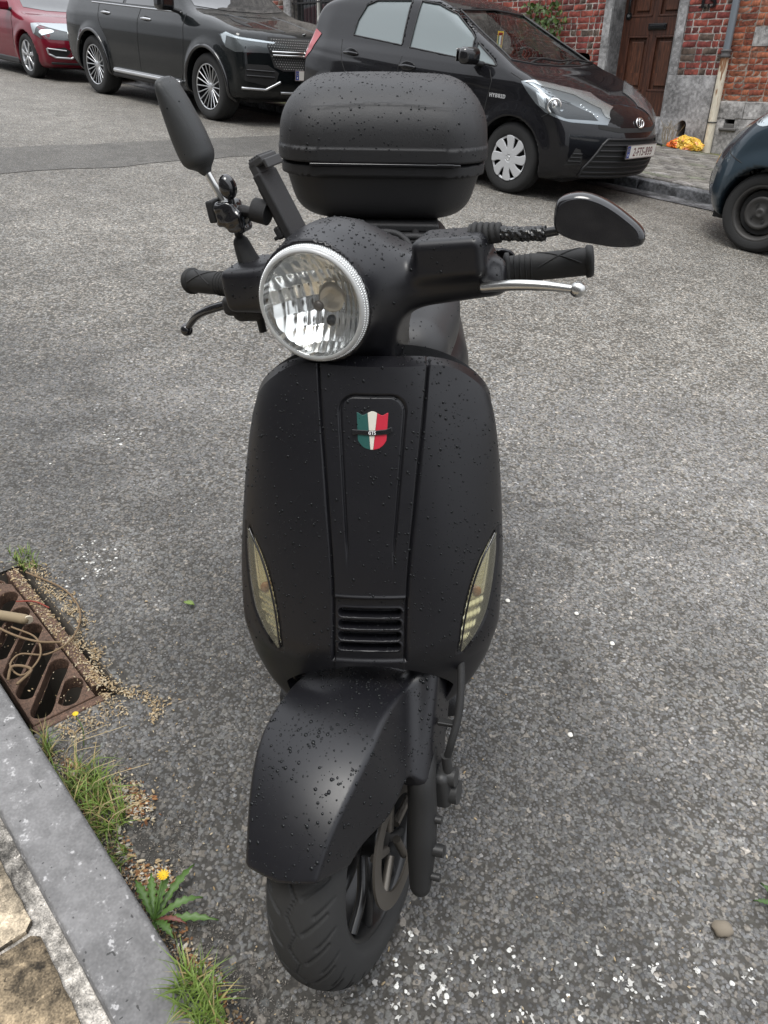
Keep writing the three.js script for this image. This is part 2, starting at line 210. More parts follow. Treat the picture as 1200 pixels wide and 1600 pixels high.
{ // one sheet of road to the horizon, its grid fine near the camera
  const n = 260, f = (t) => { const s = t * 2 - 1; return Math.sign(s) * (Math.abs(s) ** 2.6 * 70 + Math.abs(s) * 3); };
  const g = grid(n, n, (u, v) => [f(u), 0, f(1 - v) - 2]), P = g.attributes.position, T = g.attributes.uv, C = new Float32Array(P.count * 3);
  for (let i = 0; i < P.count; i++) { const x = P.getX(i), z = P.getZ(i), t = 1; C.set([t, t, t], i * 3); T.setXY(i, x / 2.9, z / 2.9); }
  g.setAttribute('color', new THREE.BufferAttribute(C, 3));
  // leave an opening for the drain: every triangle is trimmed to the part outside the drain's rectangle
  const I = g.index.array, out = [], lim = [[1, gratA1 + 0.012], [-1, -(gratA0 - 0.012)], [2, gratN1 + 0.012], [-2, -(gratN0 - 0.02)]], dist = (p, [k, c]) => Math.sign(k) * (Math.abs(k) === 1 ? kA(p[0], p[1]) : kN(p[0], p[1])) - c;
  const cutBy = (poly, l, keepOut) => { const o = []; for (let i = 0; i < poly.length; i++) { const a = poly[i], b = poly[(i + 1) % poly.length], da = dist(a, l) * (keepOut ? 1 : -1), db = dist(b, l) * (keepOut ? 1 : -1); if (da >= 0) o.push(a); if (da * db < 0) { const t = da / (da - db); o.push([lerp(a[0], b[0], t), lerp(a[1], b[1], t)]); } } return o; };
  for (let i = 0; i < I.length; i += 3) { let poly = [0, 1, 2].map((k) => [P.getX(I[i + k]), P.getZ(I[i + k])]); const done = []; for (const l of lim) { const o = cutBy(poly, l, true); if (o.length > 2) done.push(o); poly = cutBy(poly, l, false); if (poly.length < 3) break; } const whole = poly.length < 3 && done.length === 1; for (const d of done) for (let k = 1; k < d.length - 1; k++) out.push(d[0], d[k], d[k + 1]); }
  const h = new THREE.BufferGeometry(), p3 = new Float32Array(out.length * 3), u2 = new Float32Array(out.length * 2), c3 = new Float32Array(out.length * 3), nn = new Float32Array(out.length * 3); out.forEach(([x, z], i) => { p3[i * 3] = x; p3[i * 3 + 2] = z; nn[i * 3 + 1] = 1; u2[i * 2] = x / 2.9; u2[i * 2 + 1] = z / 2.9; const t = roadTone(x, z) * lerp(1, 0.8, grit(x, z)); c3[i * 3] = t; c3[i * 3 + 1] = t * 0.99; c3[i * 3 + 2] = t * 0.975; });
  h.setAttribute('position', new THREE.BufferAttribute(p3, 3)); h.setAttribute('normal', new THREE.BufferAttribute(nn, 3)); h.setAttribute('uv', new THREE.BufferAttribute(u2, 2)); h.setAttribute('color', new THREE.BufferAttribute(c3, 3));
  tag(part('road', h, asphalt), 'grey worn asphalt road surface', null, null, 'structure');
}
{ // crossing trench, refilled with darker asphalt
  const g = grid(40, 60, (u, v) => { const n = lerp(1.2, 8, v), s = lerp(-8.2 - 0.05 * n2(n * 1.3, 2), -7.02 + 0.08 * n2(n, 5), u); const p = street(s, n); return [p.x, 0.004, p.z]; });
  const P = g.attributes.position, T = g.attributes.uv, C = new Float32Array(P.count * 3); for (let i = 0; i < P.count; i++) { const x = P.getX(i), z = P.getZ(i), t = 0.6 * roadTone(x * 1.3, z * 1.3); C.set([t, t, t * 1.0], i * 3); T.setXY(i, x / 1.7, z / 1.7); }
  g.setAttribute('color', new THREE.BufferAttribute(C, 3));
  tag(part('road_patch', g, asphalt), 'darker asphalt strip crossing the road', null, null, 'structure');
}
{ // loose-looking chippings bound in the asphalt: real stones where they can be told apart
  const r = mulberry(77), base = new THREE.IcosahedronGeometry(1, 1), P = base.attributes.position; for (let i = 0; i < P.count; i++) { const k = 1 + 0.28 * n3(P.getX(i) * 1.7, P.getY(i) * 1.7, P.getZ(i) * 1.7); P.setXYZ(i, P.getX(i) * k, P.getY(i) * k * 0.55, P.getZ(i) * k); } base.computeVertexNormals();
  const M = [], C = [], m = new THREE.Matrix4(), q = new THREE.Quaternion(), e = new THREE.Euler();
  const put = (x, z, R) => {
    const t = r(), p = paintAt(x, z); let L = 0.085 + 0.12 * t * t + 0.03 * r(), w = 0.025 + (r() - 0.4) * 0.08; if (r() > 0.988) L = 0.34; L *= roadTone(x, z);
    let c = [L * (1 + w), L, L * (1 - w * 1.1)]; if (p > 0 && r() < 0.22) { const k = 0.55 + 0.25 * r(); c = [k, k, k * 0.95]; }
    e.set((r() - 0.5) * 0.5, r() * 6.3, (r() - 0.5) * 0.5); q.setFromEuler(e); m.compose(V(x, -R * 0.26, z), q, V(R * (0.8 + 0.5 * r()), R * (0.75 + 0.4 * r()), R)); M.push(m.clone()); C.push(c);
  };
  const zone = (z0, z1, step, Rm) => { for (let z = z0; z > z1; z -= step) { const hw = 0.42 + 0.62 * -z + 0.15; for (let x = -hw * 0.98; x < hw * 1.05; x += step) { const X = x + (r() - 0.5) * step, Z = z + (r() - 0.5) * step, kn_ = kN(X, Z), ka = kA(X, Z); if (kn_ < KERB + 0.02) continue; if (ka > gratA0 - 0.03 && ka < gratA1 + 0.03 && kn_ < gratN1 + 0.04) continue; if (r() < grit(X, Z) * 0.97) continue; if (r() < 0.3 + 0.2 * n2(X * 2, Z * 2)) continue; if (r() > sst(-3.9, -2.5, Z)) continue; put(X, Z, Rm * (0.55 + 0.75 * r())); } } };
  zone(-0.42, -2.1, 0.0066, 0.0043); zone(-2.1, -3.9, 0.0092, 0.0058);
  const im = new THREE.InstancedMesh(base, std({ color: 0xffffff, roughness: 0.55 }), M.length); M.forEach((a, i) => { im.setMatrixAt(i, a); im.setColorAt(i, rgb(...C[i])); }); im.name = 'asphalt_chippings'; im.castShadow = im.receiveShadow = true; scene.add(im);
  tag(im, 'grey stone chippings bound in the road asphalt', null, null, 'stuff');
  // thin flakes of old white road paint
  const fl = [], rf = mulberry(79); const flake = (x, z, R) => { const n = 9, o = [], ph = rf() * 9, el = 0.5 + 0.5 * rf(), an = rf() * 6.3; for (let i = 0; i < n; i++) { const a = i / n * 6.283, k = R * (0.2 + 1.0 * rf() * rf()); const px = Math.cos(a) * k, pz = Math.sin(a) * k * el; o.push([px * Math.cos(an) - pz * Math.sin(an), px * Math.sin(an) + pz * Math.cos(an)]); } const s = new THREE.ShapeGeometry(new THREE.Shape(o.map((q) => new THREE.Vector2(...q)))); s.rotateX(-Math.PI / 2); const P = s.attributes.position; for (let i = 0; i < P.count; i++) P.setY(i, 0.0012 + 0.0022 * rf()); s.translate(x, 0, z); s.computeVertexNormals(); return s; };
  for (const [a, b, ra, rb] of paintSpots) { const n = Math.round(ra * rb * 19000); for (let i = 0; i < n; i++) { const t = rf() * 6.283, d = Math.sqrt(rf()) * 1.15, x = a + Math.cos(t) * d * ra, z = b + Math.sin(t) * d * rb; if (paintAt(x, z) > 0) fl.push(flake(x, z, 0.004 + 0.011 * rf() * rf())); } }
  tag(part('paint_flakes', fl, std({ color: rgb(0.45, 0.44, 0.415), roughness: 0.8, side: THREE.DoubleSide })), 'worn white paint flakes on the asphalt', null, null, 'stuff');
}
// near kerb and pavement
const stoneMap = (seed, base, spread, fleck, S = 384) => { const a = pnoise(220, seed), b = pnoise(40, seed + 1), c = pnoise(7, seed + 2), d = pnoise(90, seed + 3); return tex(S, S, (u, v) => { let L = base + spread * (0.5 * (a(u, v) - 0.5) + 0.7 * (b(u, v) - 0.5) + 0.8 * (c(u, v) - 0.5)); const f = b(u * 1 + 0.31, v) * 0.45 + d(u, v) * 0.35 + a(u + 0.2, v) * 0.3; if (f > 0.8) L = lerp(L, fleck, sst(0.8, 0.87, f)); else if (f > 0.72) L += 0.05; if (d(u + 0.5, v + 0.2) < 0.05) L *= 0.6; return [L, L * 1.0, L * 1.015]; }); };
const blueStone = std({ color: rgb(0.80, 0.785, 0.755), map: stoneMap(31, 0.5, 0.13, 0.76, 1024), roughness: 0.78, bumpMap: tex(512, 512, ((a, b) => (u, v) => { const h = 0.5 * a(u, v) + 0.5 * b(u, v); return [h, h, h]; })(pnoise(200, 8), pnoise(30, 9)), false), bumpScale: 0.0025 });
const frameK = (g, a, n, y) => { g.applyMatrix4(new THREE.Matrix4().makeBasis(ku, V(0, 1, 0), kn.clone().negate())); const p = kerbAt(a, n, y); return g.translate(p.x, p.y, p.z); };
function uvWorld(g, s = 1, o = [0, 0]) { const P = g.attributes.position, N = g.attributes.normal, T = new Float32Array(P.count * 2); for (let i = 0; i < P.count; i++) { const ax = Math.abs(N.getX(i)), ay = Math.abs(N.getY(i)), az = Math.abs(N.getZ(i)); const [p, q] = ay >= ax && ay >= az ? [P.getX(i), P.getZ(i)] : ax > az ? [P.getZ(i), P.getY(i)] : [P.getX(i), P.getY(i)]; T[i * 2] = p * s + o[0]; T[i * 2 + 1] = q * s + o[1]; } g.setAttribute('uv', new THREE.BufferAttribute(T, 2)); return g; }
function rough(g, amp, f) { const P = g.attributes.position, N = g.attributes.normal; for (let i = 0; i < P.count; i++) { const d = amp * (n3(P.getX(i) * f, P.getY(i) * f, P.getZ(i) * f) + 0.5 * n3(P.getX(i) * f * 2.7, P.getY(i) * f * 2.7, P.getZ(i) * f * 2.7)); P.setXYZ(i, P.getX(i) + N.getX(i) * d, P.getY(i) + N.getY(i) * d, P.getZ(i) + N.getZ(i) * d); } return g; }
{
  const k = thing('near_kerb', 'grey bluestone kerb with white lichen flecks beside the drain grate', 'kerb');
  for (let i = 0; i < 7; i++) { const L = 0.93, a0 = -5.14 + i * 0.94; const g = new RoundedBoxGeometry(L, 0.2, 0.115, 6, 0.012); uvWorld(g, 1.4, [i * 0.37, i * 0.21]); frameK(g, a0 + L / 2 - 0.02, KERB - 0.0585, KH - 0.1); rough(g, 0.0016, 9); part('kerb_stone', g, blueStone, k); }
  const bed = std({ color: rgb(1.0, 0.93, 0.8), map: stoneMap(71, 0.56, 0.5, 0.85, 768), roughness: 0.95, bumpMap: blueStone.bumpMap, bumpScale: 0.006 });
  const sheet = grid(160, 40, (u, v) => { const a = lerp(-5, 1.5, u), n = lerp(KERB - 0.11, -3.0, v ** 2.2), p = kerbAt(a, n, KH - 0.012 + 0.004 * n2(a * 30, n * 30) + 0.002 * n2(a * 90, n * 90)); return [p.x, p.y, p.z]; });
  const T = sheet.attributes.uv, P = sheet.attributes.position; for (let i = 0; i < P.count; i++) T.setXY(i, P.getX(i) * 2.3, P.getZ(i) * 2.3);
  const pv = tag(part('near_pavement', sheet, bed), 'rough pale mortar bed of the near pavement', null, null, 'structure');
  // brown paving slabs set in the mortar
  const r = mulberry(9), tones = [0.30, 0.27, 0.34, 0.24].map((b, i) => std({ color: rgb([0.95, 0.85, 1.0, 0.75][i], [0.76, 0.66, 0.83, 0.58][i], [0.48, 0.4, 0.58, 0.36][i]), map: stoneMap(100 + i * 7, 0.52, 0.5, 0.78, 640), roughness: 0.9, bumpMap: blueStone.bumpMap, bumpScale: 0.005 }));
  let row = 0; for (let n = KERB - 0.146; n > -0.75; n -= 0.198, row++) { let a = -3.2 + (row % 2) * 0.085 + 0.012; while (a < 0.9) { const L = 0.17 + 0.04 * r(), W = 0.186 + 0.006 * r(); const x0 = L / 2, y0 = W / 2; const pts = []; for (const [sx, sy] of [[-1, -1], [1, -1], [1, 1], [-1, 1]]) pts.push([sx * x0 + (r() - 0.5) * 0.008, sy * y0 + (r() - 0.5) * 0.008]); const out = []; for (let i = 0; i < 4; i++) { const p = pts[i], q = pts[(i + 1) % 4]; for (let j = 0; j < 8; j++) { const t = (j + 0.5) / 8; out.push([lerp(p[0], q[0], t) + (r() - 0.5) * 0.003, lerp(p[1], q[1], t) + (r() - 0.5) * 0.003]); } }
    const g = flat(out, 0.05, 0.004); g.rotateX(-Math.PI / 2); frameK(g, a + L / 2, n - W / 2, KH - 0.052 + 0.004 * r()); uvWorld(g, 2.1, [r() * 3, r() * 3]); part('paving_slab', g, tones[Math.floor(r() * 4)], pv); a += L + 0.011; } }
}

// ------------------------------------------------------------------ scooter (local frame: x to its left side, y up, z forwards; the steered parts are turned about the head axis)
const scooter = thing('motor_scooter', 'matte black retro scooter with round chrome headlight parked beside the kerb', 'scooter');
scooter.position.set(0.034, 0, -0.67); scooter.rotation.set(0, rad(1.84), rad(3.4), 'YXZ');
const WR = 0.224, AXZ = -0.09, HEAD0 = V(0, 0.224, -0.15), HEADA = V(0, Math.cos(rad(26)), -Math.sin(rad(26))), STEER = rad(-21);
const steerM = new THREE.Matrix4().makeTranslation(HEAD0).multiply(new THREE.Matrix4().makeRotationAxis(HEADA, STEER)).multiply(new THREE.Matrix4().makeTranslation(HEAD0.clone().negate()));
const st = (g) => (Array.isArray(g) ? merge(g) : g).applyMatrix4(steerM);
const orange = (() => { const a = pnoise(300, 51), b = pnoise(90, 52); return tex(512, 512, (u, v) => { const h = 0.6 * a(u, v) + 0.4 * b(u, v); return [h, h, h]; }, false, [14, 14]); })();
const grime = (() => { const a = pnoise(9, 55), b = pnoise(60, 56), c = pnoise(200, 57); return tex(512, 512, (u, v) => { const k = 0.80 + 0.10 * a(u, v) + 0.06 * b(u, v) + 0.05 * c(u, v); return [k, k, k]; }, false); })();
const satin = std({ color: rgb(0.0075, 0.0075, 0.0095), roughness: 0.41, roughnessMap: grime });
const plastic = std({ color: rgb(0.013, 0.013, 0.014), roughness: 0.55, bumpMap: orange, bumpScale: 0.0003 });
const rubber = std({ color: rgb(0.015, 0.015, 0.015), roughness: 0.72 });
const gloss = phy({ color: rgb(0.008, 0.008, 0.009), roughness: 0.12, clearcoat: 0.6, clearcoatRoughness: 0.06 });
const alloy = std({ color: rgb(0.62, 0.62, 0.6), metalness: 1, roughness: 0.28 });
const chrome = std({ color: rgb(0.86, 0.86, 0.85), metalness: 1, roughness: 0.06 });
const darkMetal = std({ color: rgb(0.05, 0.05, 0.05), metalness: 0.6, roughness: 0.45 });
const wet = []; // surfaces that carry rain drops: [geometry, density per square metre, largest radius]

// leg shield -------------------------------------------------
const shW = interp([[0.395, 0.125], [0.405, 0.143], [0.43, 0.169], [0.46, 0.185], [0.49, 0.194], [0.537, 0.2025], [0.598, 0.203], [0.697, 0.197], [0.77, 0.189], [0.836, 0.178], [0.87, 0.168], [0.89, 0.16], [0.91, 0.15], [0.94, 0.135]]);
const shZ = (y) => -0.298 + 0.32 * (0.934 - y) + 0.008 * Math.sin(clamp((y - 0.5) / 0.44) * Math.PI) - 0.05 * sst(0.55, 0.40, y);
const shD = interp([[0.4, 0.05], [0.46, 0.08], [0.54, 0.1], [0.7, 0.1], [0.85, 0.09], [0.94, 0.078]]), shTop = (u) => 0.936 - 0.078 * (1 - Math.sqrt(Math.max(0, 1 - Math.abs(u) ** 4)));
const seamX = interp([[0.51, 0.0535], [0.625, 0.0535], [0.76, 0.061], [0.94, 0.0745]]), panX = (y) => lerp(0.033, 0.045, clamp((y - 0.69) / 0.2));
const SG0 = 0.524, SG1 = 0.689, sigIn = interp([[SG0, 0.136], [0.574, 0.1405], [0.618, 0.1485], [0.657, 0.162], [SG1, 0.183]]), sigOut = interp([[SG0, 0.138], [0.544, 0.157], [0.579, 0.1755], [0.632, 0.184], [0.66, 0.186], [SG1, 0.1845]]);
const sigD = (x, y) => Math.max(sigIn(y) - Math.abs(x), Math.abs(x) - sigOut(y), SG0 - y, y - SG1);
const sigInside = (x, y) => sst(0.0015, -0.0015, sigD(x, y));
const slotY = [0.602, 0.584, 0.566, 0.549];
const shRelief = (x, y) => { let d = 0; const ax = Math.abs(x), gv = (t, w, h) => -h * sst(w, w * 0.35, Math.abs(t));
  if (y > 0.522) d += gv(ax - seamX(y), 0.0026, 0.0055); if (ax < seamX(y)) d += 0.0015 * sst(0, 0.003, seamX(y) - ax);
  const pn = sdBox2(x, y - 0.772, panX(y), 0.128, 0.022), fade = sst(0.66, 0.72, y); d += (gv(pn, 0.0022, 0.003) - 0.0014 * sst(0.001, -0.001, pn)) * fade;
  if (ax < seamX(y) - 0.001) { d -= 0.0045 * sst(0.6255, 0.6225, y) * sst(0.522, 0.528, y); d += 0.0018 * Math.exp(-(((y - 0.6265) / 0.0022) ** 2)); }
  for (const s of slotY) { const q = sdBox2(x, y - s, 0.0455, 0.0056, 0.0052); d -= 0.016 * sst(0.0008, -0.0012, q); d += 0.0012 * Math.exp(-(((q - 0.002) / 0.0016) ** 2)); }
  const sd = sigD(x, y); d -= 0.012 * sst(0.001, -0.0012, sd) + 0.0016 * sst(0.004, 0.0015, Math.abs(sd - 0.0022)); return d; };
function shieldPoint(x, y, off = 0, relief = false) { // front surface at (x, y), moved outwards by off
  const w = shW(y), u = clamp(Math.abs(x) / w, 0, 0.9995), F = (xx, yy) => { const uu = clamp(Math.abs(xx) / shW(yy), 0, 0.9995); return shZ(yy) - shD(yy) * (1 - (1 - uu ** 2.3) ** 0.58); };
  const z = F(x, y), e = 0.001, gx = (F(x + e, y) - F(x - e, y)) / (2 * e), gy = (F(x, y + e) - F(x, y - e)) / (2 * e), l = Math.hypot(gx, gy, 1), o = off + (relief ? shRelief(x, y) : 0), k = Math.min(l, 4);
  return [x - gx / l * o, y - gy / l * o, z + o / l]; }
const shBot = (u) => { const a = Math.abs(u); return lerp(0.515 - 0.07 * Math.min(1, a / 0.76) ** 2.5, 0.402, sst(0.76, 0.80, a)) + 0.012 * sst(0.9, 1, a); };
{
  const nu = 300, nv = 330; const g = grid(nu, nv, (a, b) => {
    const s = a * 2 - 1, S = Math.abs(s), edge = 0.93; const q = Math.min(1, S / edge), u0 = q < 0.2 ? q : q < 0.36 ? q : 1 - (1 - q) ** 1.6 * (0.64 / 0.64 ** 1.6); const yb = shBot(u0), y = lerp(yb, shTop(u0), b), w = shW(y), pX = panX(y), sX = seamX(y); const X = q < 0.2 ? pX * q / 0.2 : q < 0.36 ? lerp(pX, sX, (q - 0.2) / 0.16) : lerp(sX, w * 0.9994, 1 - ((1 - q) / 0.64) ** 1.6), x = Math.sign(s) * X;
    if (S <= edge) return shieldPoint(x, y, 0, true);
    const t = (S - edge) / (1 - edge), p = shieldPoint(Math.sign(s) * w * 0.9994, y), deep = lerp(0.09, 0.035, sst(0.5, 0.8, y)); return [p[0] - Math.sign(s) * 0.03 * t * t, p[1], p[2] - deep * t]; });
  const lip = grid(120, 6, (a, b) => { const s = (a * 2 - 1) * 0.9994, y = shTop(s), p = shieldPoint(s * shW(y), y, 0, true); return [p[0], p[1] + 0.004 * Math.sin(b * Math.PI / 2), p[2] - 0.03 * b]; });
  const bot = grid(200, 4, (a, b) => { const s = a * 2 - 1, y = shBot(s), p = shieldPoint(s * 0.9994 * shW(y), y, 0, true); return [p[0] * (1 - 0.03 * b), p[1] + 0.006 * b, p[2] - 0.02 * b]; });
  const sh = part('leg_shield', [g, lip, bot], satin, scooter); wet.push([sh.geometry, 6500, 0.0022]);
  // inner side of the shield, towards the rider
  part('inner_shield', grid(40, 40, (a, b) => { const u = (a * 2 - 1) * 0.985, y = lerp(0.52, shTop(u) - 0.002, b), w = shW(y), p = shieldPoint(u * w, y); return [p[0], p[1], p[2] - 0.045 - 0.05 * (1 - u * u)]; }), plastic, scooter);
  part('vent_backing', grid(4, 4, (a, b) => { const p = shieldPoint(lerp(-0.05, 0.05, a), lerp(0.54, 0.612, b), -0.024); return p; }), plastic, scooter);
}
// turn signals in the shield
for (const sd of [-1, 1]) {
  const at = (a, b, off, k = 1) => { const y = lerp(SG0 + 0.0015, SG1 - 0.0015, a), c = (sigIn(y) + sigOut(y)) / 2, h = (sigOut(y) - sigIn(y)) / 2 * k; return shieldPoint(sd * clamp(c + (b * 2 - 1) * h, 0, 0.9985 * shW(y)), y, off); };
  const fix = (g) => { if (sd > 0) { const I = g.index.array; for (let i = 0; i < I.length; i += 3) [I[i + 1], I[i + 2]] = [I[i + 2], I[i + 1]]; g.computeVertexNormals(); } return g; };
  const sg = sub('turn_signal', scooter);
  part('reflector', fix(grid(90, 16, (a, b) => at(a, b, -0.008 - 0.002 * Math.abs((b * 5) % 1 - 0.5) - 0.0012 * Math.sin(a * 60) * (a < 0.45 ? 1 : 0), 0.97))), std({ color: rgb(0.78, 0.77, 0.68), metalness: 0.9, roughness: 0.2 }), sg);
  part('bulb', xf(new THREE.SphereGeometry(0.0075, 16, 12), at(0.52, 0.45, -0.007), [0, 0, 0], [1, 1.3, 0.7]), std({ color: rgb(0.22, 0.09, 0.03), roughness: 0.3 }), sg);
  part('lens', fix(grid(90, 18, (a, b) => at(a, b, 0.0008 + 0.0022 * (1 - (b * 2 - 1) ** 2) - 0.0006 * (a > 0.6 ? Math.abs(Math.sin(a * 95)) : 0), 0.985))), phy({ color: rgb(0.80, 0.77, 0.60), roughness: 0.04, transmission: 0.9, thickness: 0, ior: 1.49 }), sg);
  part('bezel', tube([...Array(25).keys()].map((i) => at(i / 24, 0, 0.0005)), 0.0016, 6, 60, false), gloss, sg);
}
const font = await new FontLoader().loadAsync('fonts/droid/droid_sans_bold.typeface.json');
{ // tricolour shield badge
  const badge = sub('badge', scooter), put = (g) => { const P = g.attributes.position; for (let i = 0; i < P.count; i++) { const p = shieldPoint(P.getX(i), 0.858 + P.getY(i), P.getZ(i) - 0.0016); P.setXYZ(i, ...p); } g.computeVertexNormals(); return g; };
  const top = (x) => { const a = Math.abs(x) / 0.022; return 0.0195 + 0.0035 * Math.exp(-((a / 0.3) ** 2)) - 0.0015 * sst(0.3, 0.6, a) + 0.0032 * sst(0.6, 0.95, a); }, side = interp([[-0.026, 0.003], [-0.0225, 0.0155], [-0.014, 0.0205], [0, 0.0198], [0.012, 0.0185], [0.018, 0.0205], [0.024, 0.0215]]);
  const stripe = (x0, x1) => { const o = []; const n = 14; const bt = (x) => { const a = Math.abs(x) / 0.0205; return -0.0262 + 0.012 * a ** 3.2 + 0.002 * Math.abs(a); }; for (let i = 0; i <= n; i++) { const t = i / n; o.push([lerp(x0[0], x1[0], t), Math.max(bt(lerp(x0[0], x1[0], t)), -0.0268)]); } for (let i = 0; i <= n; i++) { const t = 1 - i / n, x = lerp(x0[1], x1[1], t); o.push([x, top(x)]); } return put(flat(o, 0.0026, 0.0005)); };
  part('green_stripe', stripe([-0.0195, -0.0215], [-0.0025, -0.0068]), std({ color: rgb(0.018, 0.085, 0.075), roughness: 0.4 }), badge);
  part('white_stripe', stripe([-0.0023, -0.0066], [0.0016, 0.0064]), std({ color: rgb(0.66, 0.64, 0.56), roughness: 0.4 }), badge);
  part('red_stripe', stripe([0.0018, 0.0066], [0.0195, 0.0215]), std({ color: rgb(0.50, 0.022, 0.045), roughness: 0.4 }), badge);
  part('ribbon', put(flat([[-0.027, -0.006], [-0.02, -0.0045], [0, -0.0058], [0.02, -0.004], [0.0275, -0.0005], [0.0262, 0.0055], [0.018, 0.0022], [0, 0.0005], [-0.018, 0.0012], [-0.0275, 0.0015]].map(([x, y]) => [x, y - 0.002]), 0.0045, 0.0006)), gloss, badge);
  const tg = new TextGeometry('GTS', { font, size: 0.0042, depth: 0.0008, curveSegments: 3 }); tg.computeBoundingBox(); tg.translate(-(tg.boundingBox.max.x + tg.boundingBox.min.x) / 2, -0.0064, 0.0042); part('lettering', put(tg), std({ color: rgb(0.8, 0.8, 0.8), roughness: 0.4 }), badge);
}
// front wheel -------------------------------------------------
{
  const w = sub('front_wheel', scooter), R = WR, prof = interp([[-1, 0.150], [-0.93, 0.164], [-0.8, 0.187], [-0.62, 0.2045], [-0.4, 0.216], [-0.2, 0.222], [0, R], [0.2, 0.222], [0.4, 0.216], [0.62, 0.2045], [0.8, 0.187], [0.93, 0.164], [1, 0.150]]), wx = (t) => 0.059 * Math.sin(clamp(t, -1, 1) * 1.45) / Math.sin(1.45) - (Math.abs(t) > 0.9 ? Math.sign(t) * 0.018 * ((Math.abs(t) - 0.9) / 0.1) ** 2 : 0);
  const NB = 26; const groove = (a, t) => { const p = (a / (2 * Math.PI) * NB) % 1, q = ((p % 1) + 1) % 1; let d = 0; const z = 0.05 * (Math.abs(q * 2 - 1) * 2 - 1); d = Math.max(d, sst(0.022, 0.009, Math.abs(t - z * 1.4 - 0.02)));
    for (const [sg, off] of [[1, 0], [-1, 0.5]]) for (const [o2, t0, t1] of [[0, 0.16, 0.66], [0.5, 0.36, 0.78]]) { const s = t * sg; if (s > t0 && s < t1) { const c = off + o2 + (s - t0) * 1.25; let f = q - (c % 1); f -= Math.round(f); d = Math.max(d, sst(0.085, 0.04, Math.abs(f)) * sst(t0, t0 + 0.05, s) * sst(t1, t1 - 0.05, s)); } } return d * 0.004; };
  const tg = grid(900, 64, (a, b) => { const t = b * 2 - 1, an = -a * Math.PI * 2, r = prof(t) - groove(an + 20, t); return [wx(t), WR + r * Math.sin(an), AXZ + r * Math.cos(an)]; }, true);
  part('tyre', st(tg), std({ color: rgb(0.022, 0.022, 0.0215), roughness: 0.82 }), w);
  const ring = (pts, seg = 72) => lathe(pts, seg).rotateZ(-Math.PI / 2).translate(0, WR, AXZ);
  const rimMat = std({ color: rgb(0.012, 0.012, 0.012), roughness: 0.3 });
  part('rim', st([ring([[0.156, 0.042], [0.148, 0.046], [0.146, 0.038], [0.138, 0.024], [0.134, 0], [0.138, -0.024], [0.146, -0.038], [0.148, -0.046], [0.156, -0.042]]), ring([[0, 0.05], [0.028, 0.05], [0.032, 0.044], [0.034, -0.044], [0.028, -0.05], [0, -0.05]])]), rimMat, w);
  for (let k = 0; k < 5; k++) { const a = k / 5 * Math.PI * 2 + 0.5; const g = [-1, 1].map((s) => tube([[0.016, Math.sin(a) * 0.03, Math.cos(a) * 0.03], [0.03, Math.sin(a + s * 0.16) * 0.09, Math.cos(a + s * 0.16) * 0.09], [0.03, Math.sin(a + s * 0.24) * 0.142, Math.cos(a + s * 0.24) * 0.142]], 0.0085, 8, 12)).map((q) => q.translate(0, WR, AXZ)); part('spoke', st(g), rimMat, w); }
  const disc = new THREE.Shape(); disc.absarc(0, 0, 0.1, 0, Math.PI * 2); const hole = new THREE.Path(); hole.absarc(0, 0, 0.074, 0, Math.PI * 2, true); disc.holes.push(hole); for (let k = 0; k < 18; k++) { const a = k / 18 * 6.283, h = new THREE.Path(); h.absarc(Math.cos(a) * (k % 2 ? 0.091 : 0.083), Math.sin(a) * (k % 2 ? 0.091 : 0.083), 0.0032, 0, 6.283, true); disc.holes.push(h); }
  const dg = new THREE.ExtrudeGeometry(disc, { depth: 0.004, bevelEnabled: false, curveSegments: 48 }).rotateY(Math.PI / 2).translate(0.07, WR, AXZ), carr = []; for (let k = 0; k < 5; k++) { const a = k / 5 * 6.283 + 0.3; carr.push(tube([[0.062, Math.sin(a) * 0.025, Math.cos(a) * 0.025], [0.064, Math.sin(a + 0.3) * 0.08, Math.cos(a + 0.3) * 0.08]], 0.007, 8, 6).translate(0, WR, AXZ)); }
  part('brake_disc', st([dg, ...carr]), std({ color: rgb(0.17, 0.155, 0.135), metalness: 0.8, roughness: 0.5 }), w);
}
